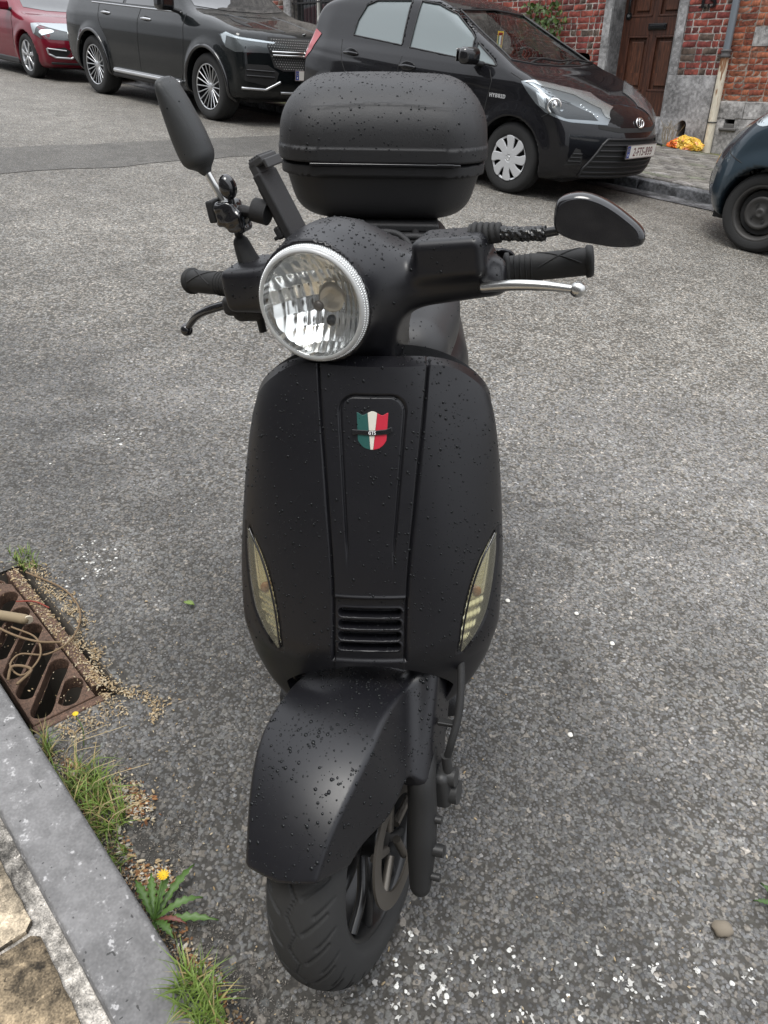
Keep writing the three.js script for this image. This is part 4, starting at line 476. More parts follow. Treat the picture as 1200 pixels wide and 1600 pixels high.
function makeWheel(kind, R, w, rim) { // outer face towards +z, hub at the origin
  const g = new THREE.Group(); g.name = 'wheel'; part('tyre', wheelTyre(R, w, rim), tyreMat, g);
  const barrel = (m, d = 0.09) => part('rim', [lathe([[rim + 0.008, w * 0.44], [rim - 0.004, w * 0.47], [rim - 0.012, w * 0.42], [rim - 0.025, w * 0.2], [rim - 0.03, -w * 0.42]], 64).rotateX(Math.PI / 2)], m, g);
  if (kind === 'hubcap') { barrel(trim); part('drum', xf(cyl(rim * 0.75, rim * 0.75, 0.04, 32), [0, 0, w * 0.1], [Math.PI / 2, 0, 0]), gap, g);
    const n = 8; part('hub_cap', lathe([[0, w * 0.5], [0.03, w * 0.5], [0.05, w * 0.46], [0.055, w * 0.42]], 40).rotateX(Math.PI / 2), wheelWhite, g); part('cap_ring', [lathe([[rim * 0.9, w * 0.42], [rim * 0.97, w * 0.47], [rim * 1.0, w * 0.46], [rim * 0.99, w * 0.4]], 64).rotateX(Math.PI / 2)], wheelWhite, g);
    for (let k = 0; k < n; k++) { const a = k / n * 6.283; part('spoke', flat(spline2([[rim * 0.18, -0.026], [rim * 0.5, -0.036], [rim * 0.95, -0.03], [rim * 0.95, 0.048], [rim * 0.6, 0.03], [rim * 0.2, 0.026]], 26), 0.018, 0.005).translate(0, 0, w * 0.42).rotateZ(a), wheelWhite, g); }
    part('hub_emblem', xf(new THREE.TorusGeometry(0.017, 0.003, 6, 24), [0, 0, w * 0.5]), chrome, g); }
  if (kind === 'multi') { barrel(gloss); part('disc', xf(cyl(rim * 0.72, rim * 0.72, 0.03, 40), [0, 0, 0], [Math.PI / 2, 0, 0]), darkMetal, g); part('rim_lip', lathe([[rim - 0.002, w * 0.46], [rim - 0.008, w * 0.48], [rim - 0.016, w * 0.45]], 64).rotateX(Math.PI / 2), silver, g); part('hub', lathe([[0, w * 0.36], [0.03, w * 0.36], [0.05, w * 0.33], [0.06, w * 0.26]], 32).rotateX(Math.PI / 2), silver, g);
    for (let k = 0; k < 18; k++) { const a = k / 18 * 6.283; part('spoke', tube([[Math.cos(a) * 0.04, Math.sin(a) * 0.04, w * 0.31], [Math.cos(a) * rim * 0.5, Math.sin(a) * rim * 0.5, w * 0.36], [Math.cos(a) * (rim - 0.01), Math.sin(a) * (rim - 0.01), w * 0.45]], 0.0075, 6, 8), silver, g); } }
  if (kind === 'five') { barrel(silver); part('disc', xf(cyl(rim * 0.7, rim * 0.7, 0.03, 40), [0, 0, 0], [Math.PI / 2, 0, 0]), darkMetal, g); part('hub', lathe([[0, w * 0.38], [0.03, w * 0.38], [0.05, w * 0.34], [0.06, w * 0.24]], 32).rotateX(Math.PI / 2), silver, g);
    for (let k = 0; k < 7; k++) { const a = k / 7 * 6.283 + 0.2; part('spoke', flat(spline2([[0.03, -0.016], [rim * 0.55, -0.014], [rim * 0.98, -0.03], [rim * 0.98, 0.03], [rim * 0.55, 0.014], [0.03, 0.016]], 24), 0.03, 0.006).translate(0, 0, w * 0.33).rotateZ(a), silver, g); } }
  if (kind === 'steel') { const m = std({ color: rgb(0.05, 0.048, 0.046), roughness: 0.55, metalness: 0.3 }); const sh = new THREE.Shape(); sh.absarc(0, 0, rim * 0.86, 0, 6.2832); for (let k = 0; k < 16; k++) { const a = (k + 0.5) / 16 * 6.283, h = new THREE.Path(); h.absellipse(Math.cos(a) * rim * 0.74, Math.sin(a) * rim * 0.74, 0.011, 0.016, 0, 6.283, true, a); sh.holes.push(h); }
    part('rim', [lathe([[rim + 0.008, w * 0.44], [rim - 0.004, w * 0.47], [rim - 0.014, w * 0.42], [rim * 0.87, w * 0.3], [rim * 0.86, -w * 0.42]], 64).rotateX(Math.PI / 2), new THREE.ExtrudeGeometry(sh, { depth: 0.012, bevelEnabled: true, bevelThickness: 0.003, bevelSize: 0.003, bevelOffset: -0.003, bevelSegments: 2, curveSegments: 40 }).translate(0, 0, w * 0.22), lathe([[rim * 0.6, w * 0.3], [rim * 0.56, w * 0.36], [rim * 0.48, w * 0.36], [rim * 0.42, w * 0.28], [rim * 0.2, w * 0.28], [rim * 0.17, w * 0.38], [rim * 0.1, w * 0.38], [0, w * 0.33]], 48).rotateX(Math.PI / 2)], m, g); part('brake_drum', xf(cyl(rim * 0.8, rim * 0.8, 0.03, 32), [0, 0, w * 0.05], [Math.PI / 2, 0, 0]), gap, g);
    for (let k = 0; k < 4; k++) { const a = k / 4 * 6.283 + 0.6; part('wheel_nut', xf(cyl(0.0105, 0.0105, 0.02, 6), [Math.cos(a) * rim * 0.32, Math.sin(a) * rim * 0.32, w * 0.3], [Math.PI / 2, 0, 0]), darkMetal, g); } }
  return g;
}
function seat(car, g, at, outer, ax = su, az = null) { const Z = az ?? sn.clone().negate(); car.quaternion.setFromRotationMatrix(new THREE.Matrix4().makeBasis(ax, V(0, 1, 0), Z)); const p = V(at[0], 0, at[1]).addScaledVector(Z, -outer); car.position.copy(p); }
function addWheels(car, proto, axles, R, zc, turn = 0) { let first = true; for (const a of axles) for (const s of [1, -1]) { const w = first ? proto : proto.clone(); first = false; car.add(w); w.position.set(a, R, s * zc); w.rotation.y = s > 0 ? 0 : Math.PI; if (turn && a === axles[0]) w.rotation.y += turn; } }
function canvasTex(w, h, draw) { const c = document.createElement('canvas'); c.width = w; c.height = h; draw(c.getContext('2d')); const t = new THREE.CanvasTexture(c); t.colorSpace = THREE.SRGBColorSpace; return t; }
function plate(car, text, x, y, tilt, zc = 0) { const t = canvasTex(1040, 220, (c) => { c.fillStyle = '#ddd9d2'; c.fillRect(0, 0, 1040, 220); c.strokeStyle = '#5a1420'; c.lineWidth = 6; c.strokeRect(8, 8, 1024, 204); c.fillStyle = '#1b3a86'; c.fillRect(12, 12, 100, 196); c.fillStyle = '#e8d25a'; for (let k = 0; k < 12; k++) { c.beginPath(); c.arc(62 + 28 * Math.cos(k / 12 * 6.283), 75 + 28 * Math.sin(k / 12 * 6.283), 4.5, 0, 7); c.fill(); } c.fillStyle = '#f0f0f0'; c.font = 'bold 58px sans-serif'; c.textAlign = 'center'; c.fillText('B', 62, 180); c.fillStyle = '#5a1420'; c.font = 'bold 190px sans-serif'; c.textBaseline = 'middle'; c.save(); c.translate(574, 116); c.scale(0.82, 1); c.fillText(text, 0, 0); c.restore(); });
  const p = sub('number_plate', car); part('plate_backing', xf(rbox(0.53, 0.12, 0.012, 0, 0, -0.008, 0.004), [x, y, zc], [0, Math.PI / 2, 0]).applyMatrix4(new THREE.Matrix4()), trim, p); part('plate_face', xf(new THREE.PlaneGeometry(0.52, 0.11), [x + 0.0005, y, zc], [0, Math.PI / 2, 0]), std({ map: t, roughness: 0.35 }), p); return p; }
const mirrorZ = (g) => g.clone().scale(1, 1, -1);
const handle = (f, X, Y) => { const q = march(f, [X, Y, 1.4], [0, 0, -1]); return q; };

{ // ---- small hatchback opposite
  const car = thing('hatchback_car', 'black hybrid hatchback with silver hubcaps and plate 2-FTS-899 beside the wooden door', 'car');
  const S = { R: 0.302, axles: [0, -2.51], arch: 0.345, flare: 0.02, k: 0.07, kf: 0.52, fx: [-0.25, 0.8], kr: 0.18, rx: [-2.3, -3.0], kw: 0.22,
    profile: [[0.66, 0.19], [0.80, 0.24], [0.845, 0.36], [0.85, 0.48], [0.825, 0.60], [0.775, 0.69], [0.66, 0.775], [0.40, 0.885], [0.10, 0.975], [-0.14, 1.035], [-0.45, 1.185], [-0.8, 1.345], [-1.12, 1.47], [-1.5, 1.53], [-2.0, 1.53], [-2.5, 1.47], [-2.86, 1.37], [-3.0, 1.13], [-3.1, 0.95], [-3.13, 0.7], [-3.13, 0.45], [-3.05, 0.26], [-2.7, 0.2], [-1.2, 0.185]],
    W: interp([[0.15, 0.79], [0.3, 0.825], [0.45, 0.84], [0.7, 0.845], [0.88, 0.835], [0.98, 0.805], [1.08, 0.755], [1.3, 0.67], [1.45, 0.6], [1.56, 0.5]]), T: interp([[-3.2, 0.86], [-2.6, 0.985], [-1.5, 1], [0, 1], [0.5, 0.985], [0.9, 0.94]]),
    crease: (x, y, z) => 0.012 * Math.exp(-(((y - (0.80 + 0.055 * (-x))) / 0.025) ** 2)) * 0.35 * sst(0.1, -0.3, x) - 0.0 };
  const f0 = carSDF(S);
  const rearGlass = [[-2.25, 1.13], [-2.24, 1.26], [-2.17, 1.4], [-2.05, 1.445], [-1.58, 1.465], [-1.53, 1.09]], frontGlass = [[-1.42, 1.08], [-1.45, 1.465], [-1.22, 1.45], [-0.98, 1.385], [-0.72, 1.255], [-0.66, 1.215], [-0.62, 1.035]], quarter = [[-0.585, 1.03], [-0.605, 1.18], [-0.36, 1.06], [-0.30, 1.015]], screen = [[-0.66, 1.07], [-0.58, 1.26], [-0.5, 1.42], [0, 1.445], [0.5, 1.42], [0.58, 1.26], [0.66, 1.07], [0.35, 1.045], [0, 1.04], [-0.35, 1.045]];
  const pr = fastPoly(rearGlass), pf = fastPoly(frontGlass), pq = fastPoly(quarter), ps = fastPoly(screen);
  const f = (x, y, z) => { const d = f0(x, y, z); if (y < 0.9 || d < -0.2 || d > 0.2) return d; const az = Math.abs(z); let w = Math.max(d + 0.055, 0.93 - y); let o = Math.max(d, -w); const side = Math.min(pr(x, y), pf(x, y), pq(x, y)); if (az > 0.35) o = Math.max(o, -Math.max(side, 0.4 - az)); if (x > -1.25 && x < 0.2) o = Math.max(o, -Math.max(ps(z, y), -1.2 - x)); return o; };
  const body = paint(0.006, 0.006, 0.0075, 0.2); const bodyG = nets(f, [-3.25, 0.12, -0.95], [0.95, 1.58, 0.95], 0.019, 1.6, 0.003); part('body', bodyG, body, car);
  const fog = phy({ color: rgb(0.42, 0.50, 0.51), transmission: 0.6, roughness: 0.12, thickness: 0, clearcoat: 1, clearcoatRoughness: 0.03 });
  for (const ray of [sideRay, farRay]) { part('side_window', patch(f0, rearGlass, ray, -0.008, 0, 0.09), fog, car); part('side_window', patch(f0, frontGlass, ray, -0.008, 0, 0.09), fog, car); part('quarter_window', patch(f0, quarter, ray, -0.008, 0, 0.09), fog, car);
    for (const o of [rearGlass, frontGlass, quarter]) part('window_seal', line(f0, o, ray, 0.007, 0, true), trim, car); }
  part('windscreen', patch(f0, screen, frontRay, -0.01, 0, 0.09), phy({ color: rgb(0.82, 0.88, 0.86), transmission: 1, roughness: 0.02, thickness: 0 }), car); part('windscreen_seal', line(f0, screen, frontRay, 0.009, 0, true), trim, car);
  part('dashboard', [rbox(0.5, 0.14, 1.25, -0.42, 0.95, 0, 0.05, 3), xf(new THREE.TorusGeometry(0.17, 0.014, 8, 32), [-0.82, 0.98, -0.34], [0, Math.PI / 2 - 0.3, 0])], trim, car);
  for (const z of [-0.36, 0.36]) part('front_seat', [rbox(0.16, 0.62, 0.46, -1.42, 0.86, z, 0.07, 3), rbox(0.1, 0.18, 0.26, -1.46, 1.27, z, 0.05, 3)], std({ color: rgb(0.03, 0.03, 0.032), roughness: 0.9 }), car);
  part('rear_seat', rbox(0.16, 0.6, 1.2, -2.35, 0.85, 0, 0.07, 3), std({ color: rgb(0.03, 0.03, 0.032), roughness: 0.9 }), car);
  part('cabin_floor', bx(2.6, 0.04, 1.3, -1.6, 0.6, 0), gap, car);
  // door gaps, sill
  part('door_gap', line(f0, [[-1.47, 1.0], [-1.5, 0.75], [-1.5, 0.42], [-1.42, 0.33]], sideRay, 0.004), gap, car); part('door_gap', line(f0, [[-0.36, 0.985], [-0.30, 0.9], [-0.34, 0.6], [-0.42, 0.36], [-0.6, 0.31], [-1.42, 0.31]], sideRay, 0.004), gap, car); part('door_gap', line(f0, [[-2.4, 1.08], [-2.32, 0.9], [-2.12, 0.62], [-2.02, 0.4]], sideRay, 0.004), gap, car);
  part('bonnet_gap', line(f0, [[-0.12, 0.98], [0.15, 0.90], [0.45, 0.80]], sideRay, 0.004), gap, car); part('bumper_gap', line(f0, [[0.30, 0.68], [0.42, 0.74]], sideRay, 0.004), gap, car);
  for (const [X, Y] of [[-2.2, 0.965], [-1.36, 0.915]]) { const q = handle(f0, X, Y), h = sub('door_handle', car); part('handle_bowl', xf(new THREE.SphereGeometry(1, 28, 14), [X, Y, q[2] - 0.002], [0, 0, 0], [0.105, 0.052, 0.006]), gloss, h); part('handle_bar', [taper([[X - 0.1, Y + 0.004, q[2] + 0.006], [X, Y + 0.008, q[2] + 0.03], [X + 0.1, Y + 0.004, q[2] + 0.006]], [0.012, 0.016, 0.012], 10, 20)], body, h); }
  { const m = sub('door_mirror', car), sh = nets((x, y, z) => smax(sdBox(x + 0.52, y - 1.075, z - 0.93, 0.075 - 0.02 * sst(0.9, 1.03, z), 0.068, 0.105, 0.05), -0.6 - x, 0.01), [-0.65, 0.98, 0.78], [-0.4, 1.17, 1.06], 0.008, 1.3); part('mirror_shell', sh, gloss, m); part('mirror_foot', taper([[-0.46, 1.01, 0.76], [-0.5, 1.03, 0.88]], [0.025, 0.02], 8, 6), trim, m); part('mirror_glass', rbox(0.006, 0.1, 0.16, -0.598, 1.075, 0.93, 0.003), chrome, m);
    const far = sub('door_mirror', car); part('mirror_shell', mirrorZ(sh), gloss, far); part('mirror_foot', taper([[-0.46, 1.01, -0.76], [-0.5, 1.03, -0.88]], [0.025, 0.02], 8, 6), trim, far); }
  // headlights, tall and swept back
  const hlO = [[0.02, 0.925], [0.12, 0.945], [0.40, 0.875], [0.62, 0.785], [0.70, 0.70], [0.715, 0.655], [0.55, 0.665], [0.33, 0.72], [0.22, 0.775], [0.10, 0.86]];
  for (const [ray, s] of [[sideRay, 1], [farRay, -1]]) { const h = sub('headlight', car); part('headlight_base', patch(f0, hlO, ray, 0.001, 0, 0.05), std({ color: rgb(0.30, 0.31, 0.32), metalness: 0.8, roughness: 0.3 }), h); part('dark_bezel', patch(f0, [[0.30, 0.83], [0.44, 0.80], [0.60, 0.735], [0.66, 0.685], [0.52, 0.69], [0.36, 0.735]], ray, 0.003, 0, 0.04), std({ color: rgb(0.02, 0.021, 0.023), roughness: 0.35 }), h); part('chrome_band', patch(f0, [[0.02, 0.925], [0.12, 0.945], [0.40, 0.875], [0.62, 0.785], [0.70, 0.70], [0.67, 0.715], [0.60, 0.77], [0.39, 0.855], [0.14, 0.925]], ray, 0.004, 0, 0.04), std({ color: rgb(0.75, 0.76, 0.76), metalness: 0.9, roughness: 0.2 }), h); part('silver_insert', patch(f0, [[0.2, 0.86], [0.28, 0.845], [0.33, 0.745], [0.26, 0.765]], ray, 0.004, 0, 0.04), std({ color: rgb(0.8, 0.81, 0.82), metalness: 0.7, roughness: 0.25 }), h);
    const q = march(f0, [0.40, 0.775, 1.4 * s], [0, 0, -s]); if (s > 0) part('projector', [xf(new THREE.TorusGeometry(0.055, 0.009, 8, 30), [q[0], q[1], q[2] + 0.004 * s], [0, Math.PI / 2 - s * 0.75, 0]), xf(new THREE.SphereGeometry(0.046, 20, 14), [q[0] - 0.008, q[1], q[2] - 0.01 * s], [0, 0, 0], [0.6, 1, 0.6])], chrome, h);
    for (let k = 0; k < (s > 0 ? 6 : 0); k++) { const X = 0.5 + k * 0.028, Y = 0.79 - k * 0.016, p = march(f0, [X, Y, 1.4 * s], [0, 0, -s]); part('led', xf(new THREE.SphereGeometry(0.009, 10, 8), [p[0], p[1], p[2]], [0, 0, 0], [1, 1, 0.6]), chrome, h); }
    part('lens', patch(f0, hlO, ray, 0.012, 0.012, 0.05), lampClear, h); }
  // front: upper slit, emblem, wide lower mouth with slats, fog recesses, plate
  part('grille_slit', patch(f0, [[-0.5, 0.655], [-0.3, 0.635], [0.3, 0.635], [0.5, 0.655], [0.5, 0.625], [0.3, 0.6], [-0.3, 0.6], [-0.5, 0.625]], frontRay, 0.003, 0.01), gap, car);
  const mouth = [[-0.42, 0.545], [0.42, 0.545], [0.47, 0.50], [0.60, 0.30], [0.60, 0.24], [-0.60, 0.24], [-0.60, 0.30], [-0.47, 0.50]]; part('lower_grille', patch(f0, mouth, frontRay, 0.003, 0.01), gap, car); part('grille_surround', line(f0, mouth, frontRay, 0.012, 0.004, true), trim, car);
  for (let k = 0; k < 6; k++) { const y = 0.275 + k * 0.045, hw = 0.60 - Math.max(0, (y - 0.3)) * 0.6; part('grille_slat', line(f0, [[-hw, y], [hw, y]], frontRay, 0.009, 0.006), trim, car); }
  for (const s of [-1, 1]) { part('fog_recess', patch(f0, [[0.66, 0.46], [0.70, 0.47], [0.765, 0.33], [0.62, 0.335], [0.63, 0.40]].map(([a, b]) => [a * s, b]), frontRay, 0.003, 0.01), gap, car); for (let k = 0; k < 3; k++) part('fog_slat', line(f0, [[0.64 * s, 0.365 + k * 0.03], [(0.75 - k * 0.015) * s, 0.365 + k * 0.03]], frontRay, 0.006, 0.006), trim, car); }
  const nose = march(f0, [1.9, 0.445, 0], [-1, 0, 0])[0]; plate(car, '2-FTS-899', nose + 0.022, 0.452, 0);
  { const e = march(f0, [1.9, 0.675, 0], [-1, 0, 0]); const t = (a, b, r = 0) => xf(new THREE.TorusGeometry(1, 0.12, 8, 36), [0, 0, 0], [0, 0, 0], [a, b, 0.05]); const em = [t(0.062, 0.044), t(0.02, 0.04), t(0.042, 0.016).translate(0, 0.022, 0)]; part('emblem', em.map((g) => xf(g, [e[0] + 0.012, e[1], 0], [0, Math.PI / 2, 0.4], 1, 'ZYX')), chrome, car); }
  for (const [z0, L, a] of [[0.42, 0.6, 0.06], [-0.2, 0.5, 0.06]]) { const p = []; for (let i = 0; i <= 6; i++) { const z = z0 - L * i / 6, q = march(f0, [1.9, 1.075 + 0.006 * Math.sin(i), z], [-1, 0, 0]); p.push([q[0] + 0.012, q[1] + 0.01, z]); } part('wiper', [tube(p, 0.008, 6, 20), tube([[p[1][0] + 0.02, 1.03, p[0][2] + 0.05], p[2], p[4]], 0.01, 6, 12)], trim, car); }
  { const tg = new TextGeometry('HYBRID', { font, size: 0.032, depth: 0.004, curveSegments: 3 }); const q = march(f0, [-0.2, 0.79, 1.4], [0, 0, -1]); part('hybrid_badge', tg.scale(1.15, 1, 1).translate(-0.30, 0.775, q[2] + 0.001), std({ color: rgb(0.75, 0.76, 0.77), metalness: 0.6, roughness: 0.3 }), car); }
  for (const [ray] of [[sideRay], [farRay]]) part('tail_light', patch(f0, [[-2.88, 1.15], [-2.76, 1.11], [-2.88, 0.93], [-3.03, 0.82], [-3.05, 0.95]], ray, 0.006, 0.01, 0.04), phy({ color: rgb(0.35, 0.012, 0.02), roughness: 0.1, clearcoat: 1 }), car);
  part('roof_aerial', tube([[-2.55, 1.45, 0], [-2.75, 1.62, 0]], 0.004, 6), trim, car);
  { const t = canvasTex(64, 96, (c) => { c.fillStyle = '#c9a83a'; c.fillRect(0, 0, 64, 96); c.fillStyle = '#7c1f20'; c.fillRect(8, 8, 48, 22); c.fillStyle = '#e6e6e0'; c.fillRect(20, 24, 24, 52); c.fillStyle = '#2b6a4b'; c.fillRect(8, 30, 14, 50); c.fillStyle = '#8b2a26'; c.fillRect(42, 30, 14, 50); c.fillStyle = '#cfc9a0'; c.fillRect(24, 78, 16, 10); }); const q = march(f0, [1.9, 1.24, 0.34], [-1, 0, 0]); const p = sub('pennant', car); part('pennant_cloth', xf(bx(0.085, 0.135, 0.004), [q[0] - 0.06, 1.21, 0.34], [0, Math.PI / 2, 0]), std({ map: t, roughness: 0.8 }), p); part('pennant_cord', tube([[q[0] - 0.06, 1.27, 0.34], [q[0] - 0.06, 1.33, 0.33]], 0.003, 5), trim, p); }
  addWheels(car, makeWheel('hubcap', 0.302, 0.175, 0.192), S.axles, 0.302, 0.735, 0); seat(car, null, [0.903 - 0.06 * su.x, -7.73 - 0.06 * su.z], 0.83);
  part('underbody', bx(3.3, 0.06, 1.3, -1.15, 0.2, 0), gap, car);
}
{ // ---- large SUV
  const car = thing('suv_car', 'dark grey sport utility car with multi-spoke wheels and studded grille', 'car');
  const S = { R: 0.385, axles: [0, -2.96], arch: 0.435, flare: 0.03, k: 0.10, kf: 0.30, fx: [-0.1, 0.9], kr: 0.15, rx: [-3.0, -4.0], kw: 0.15,
    profile: [[0.66, 0.30], [0.82, 0.34], [0.885, 0.5], [0.89, 0.75], [0.865, 0.93], [0.78, 1.03], [0.4, 1.10], [0.0, 1.155], [-0.42, 1.21], [-0.8, 1.42], [-1.2, 1.65], [-1.7, 1.74], [-2.4, 1.76], [-3.1, 1.70], [-3.7, 1.5], [-3.92, 1.15], [-4.0, 0.85], [-3.98, 0.5], [-3.85, 0.36], [-3.4, 0.3], [-1.5, 0.28]],
    W: interp([[0.2, 0.90], [0.36, 0.945], [0.6, 0.965], [0.85, 0.97], [1.0, 0.96], [1.1, 0.92], [1.25, 0.84], [1.5, 0.73], [1.7, 0.62], [1.78, 0.5]]), T: interp([[-4.1, 0.9], [-3.4, 0.99], [-1.5, 1], [0.2, 1], [0.95, 0.95]]) };
  const f0 = carSDF(S), body = paint(0.0045, 0.006, 0.0065, 0.2); part('body', nets(f0, [-4.15, 0.2, -1.1], [1.05, 1.85, 1.1], 0.029, 1.6, 0.004), body, car);
  part('windscreen', patch(f0, [[-0.72, 1.25], [-0.62, 1.5], [-0.55, 1.62], [0.55, 1.62], [0.62, 1.5], [0.72, 1.25], [0.3, 1.22], [-0.3, 1.22]], frontRay, 0.004, 0.006, 0.12), carGlass, car);
  for (const ray of [sideRay, farRay]) { part('side_window', patch(f0, [[-1.0, 1.2], [-1.35, 1.5], [-1.5, 1.6], [-2.05, 1.64], [-2.05, 1.2]], ray, 0.004, 0.006, 0.15), carGlass, car); part('side_window', patch(f0, [[-2.13, 1.2], [-2.13, 1.64], [-2.9, 1.58], [-3.0, 1.21]], ray, 0.004, 0.006, 0.15), carGlass, car); }
  part('window_strip', line(f0, [[-0.62, 1.165], [-1.5, 1.17], [-3.0, 1.18]], sideRay, 0.009, 0.003), silver, car);
  part('door_gap', line(f0, [[-0.52, 1.16], [-0.5, 0.9], [-0.56, 0.5], [-0.62, 0.4]], sideRay, 0.005), gap, car); part('door_gap', line(f0, [[-1.62, 1.16], [-1.64, 0.8], [-1.64, 0.42]], sideRay, 0.005), gap, car); part('door_gap', line(f0, [[-2.78, 1.17], [-2.7, 0.95], [-2.52, 0.75], [-2.44, 0.42]], sideRay, 0.005), gap, car);
  for (const [X, Y] of [[-1.42, 1.05], [-2.52, 1.07]]) { const q = handle(f0, X, Y), h = sub('door_handle', car); part('handle_bowl', xf(new THREE.SphereGeometry(1, 24, 12), [X, Y - 0.01, q[2] - 0.002], [0, 0, 0], [0.11, 0.045, 0.006]), gap, h); part('handle_bar', taper([[X - 0.115, Y, q[2] + 0.006], [X, Y + 0.004, q[2] + 0.03], [X + 0.115, Y, q[2] + 0.006]], [0.012, 0.016, 0.012], 8, 16), silver, h); }
  part('running_board', [rbox(1.75, 0.05, 0.12, -1.5, 0.37, 0.93, 0.02, 3), rbox(1.7, 0.014, 0.09, -1.5, 0.398, 0.94, 0.005)], silver, car); part('sill', rbox(2.0, 0.12, 0.16, -1.5, 0.34, 0.86, 0.03), trim, car);
  for (const a of S.axles) part('arch_trim', tube([...Array(25).keys()].map((i) => { const t = lerp(-0.25, Math.PI + 0.25, i / 24), X = a + 0.455 * Math.cos(t), Y = 0.385 + 0.455 * Math.sin(t), q = march(f0, [X, Y, 1.4], [0, 0, -1]); return [X, Y, Math.max(q[2], 0.85)]; }), 0.024, 8, 60), gloss, car);
  const hl = [[0.30, 0.985], [0.42, 1.02], [0.62, 0.985], [0.80, 0.945], [0.845, 0.90], [0.82, 0.83], [0.6, 0.82], [0.42, 0.86]];
  for (const [ray, s] of [[sideRay, 1], [farRay, -1]]) { const h = sub('headlight', car); part('headlight_base', patch(f0, hl, ray, 0.001, 0, 0.06), std({ color: rgb(0.16, 0.165, 0.165), metalness: 0.6, roughness: 0.3 }), h); part('light_guide', patch(f0, [[0.33, 0.985], [0.42, 1.015], [0.62, 0.98], [0.79, 0.945], [0.79, 0.93], [0.62, 0.955], [0.44, 0.98], [0.42, 0.89], [0.38, 0.91]], ray, 0.005, 0, 0.05), std({ color: rgb(0.7, 0.73, 0.75), metalness: 0.5, roughness: 0.25 }), h); part('lens', patch(f0, hl, ray, 0.012, 0.012, 0.06), lampClear, h); }
  const gr = [[-0.56, 1.0], [0.56, 1.0], [0.60, 0.9], [0.52, 0.68], [0.4, 0.64], [-0.4, 0.64], [-0.52, 0.68], [-0.60, 0.9]]; part('grille', patch(f0, gr, frontRay, 0.003, 0.01, 0.1), gap, car);
  const studs = []; for (let j = 0; j < 13; j++) for (let i = -17; i <= 17; i++) { const z = (i + (j % 2) * 0.5) * 0.033, y = 0.665 + j * 0.026; if (sdPoly(z, y, gr) > -0.015 || Math.abs(y - 0.83) < 0.03) continue; const q = march(f0, [1.9, y, z], [-1, 0, 0]); studs.push(xf(new THREE.OctahedronGeometry(0.0055), [q[0] + 0.008, y, z])); } const stp = part('grille_studs', studs, std({ color: rgb(0.3, 0.3, 0.3), metalness: 0.9, roughness: 0.35 }), car); stp.userData.kind = 'stuff';
  part('grille_bar', [line(f0, [[-0.55, 0.845], [0.55, 0.845]], frontRay, 0.012, 0.02), line(f0, [[-0.54, 0.81], [0.54, 0.81]], frontRay, 0.012, 0.02)], chrome, car); part('grille_ring', xf(new THREE.TorusGeometry(0.1, 0.014, 10, 40), [0.925, 0.83, 0], [0, Math.PI / 2, 0]), chrome, car); part('bonnet_emblem', xf(new THREE.SphereGeometry(0.028, 16, 8), march(f0, [0.76, 2, 0.0], [0, -1, 0]), [0, 0, 0.5], [1, 0.25, 1]), silver, car);
  for (const s of [-1, 1]) { part('bumper_intake', patch(f0, [[0.46, 0.62], [0.60, 0.70], [0.86, 0.70], [0.88, 0.52], [0.60, 0.47], [0.5, 0.5]].map(([a, b]) => [a * s, b]), frontRay, 0.003, 0.01, 0.08), gap, car); for (let k = 0; k < 2; k++) part('intake_fin', line(f0, [[0.52 * s, 0.57 + k * 0.06], [0.86 * s, 0.58 + k * 0.06]], frontRay, 0.01, 0.006), gloss, car); part('bumper_blade', line(f0, [[0.9 * s, 0.44], [0.62 * s, 0.43], [0.50 * s, 0.49], [0.44 * s, 0.52]], frontRay, 0.016, 0.008), silver, car); }
  part('bumper_trim', line(f0, [[-0.42, 0.40], [0.42, 0.40]], frontRay, 0.014, 0.008), silver, car); const nx = march(f0, [1.9, 0.58, 0], [-1, 0, 0])[0]; plate(car, '', nx + 0.02, 0.60, 0);
  part('bonnet_scoop', patch(f0, [[-0.05, 0.58], [0.2, 0.66], [0.45, 0.64], [0.5, 0.6], [0.2, 0.53]], (X, Z) => topRay(X, Z), 0.004, 0.006, 0.08), gap, car); for (const z of [0.3, -0.3]) part('bonnet_crease', line(f0, [[-0.35, z * 1.25], [0.7, z * 0.9]], topRay, 0.012, -0.006), body, car);
  addWheels(car, makeWheel('multi', 0.385, 0.265, 0.265), S.axles, 0.385, 0.835); seat(car, null, [-2.676 - 0.1 * su.x, -11.107 - 0.1 * su.z], 0.985); part('underbody', bx(4.2, 0.06, 1.5, -1.5, 0.3, 0), gap, car);
  { const m = sub('door_mirror', car); part('mirror_shell', nets((x, y, z) => sdBox(x + 0.72, y - 1.26, z - 1.08, 0.09, 0.085, 0.12, 0.06), [-0.86, 1.14, 0.9], [-0.58, 1.38, 1.24], 0.012), gloss, m); part('mirror_foot', taper([[-0.68, 1.17, 0.88], [-0.7, 1.2, 1.0]], [0.03, 0.025], 8, 6), trim, m); }
}
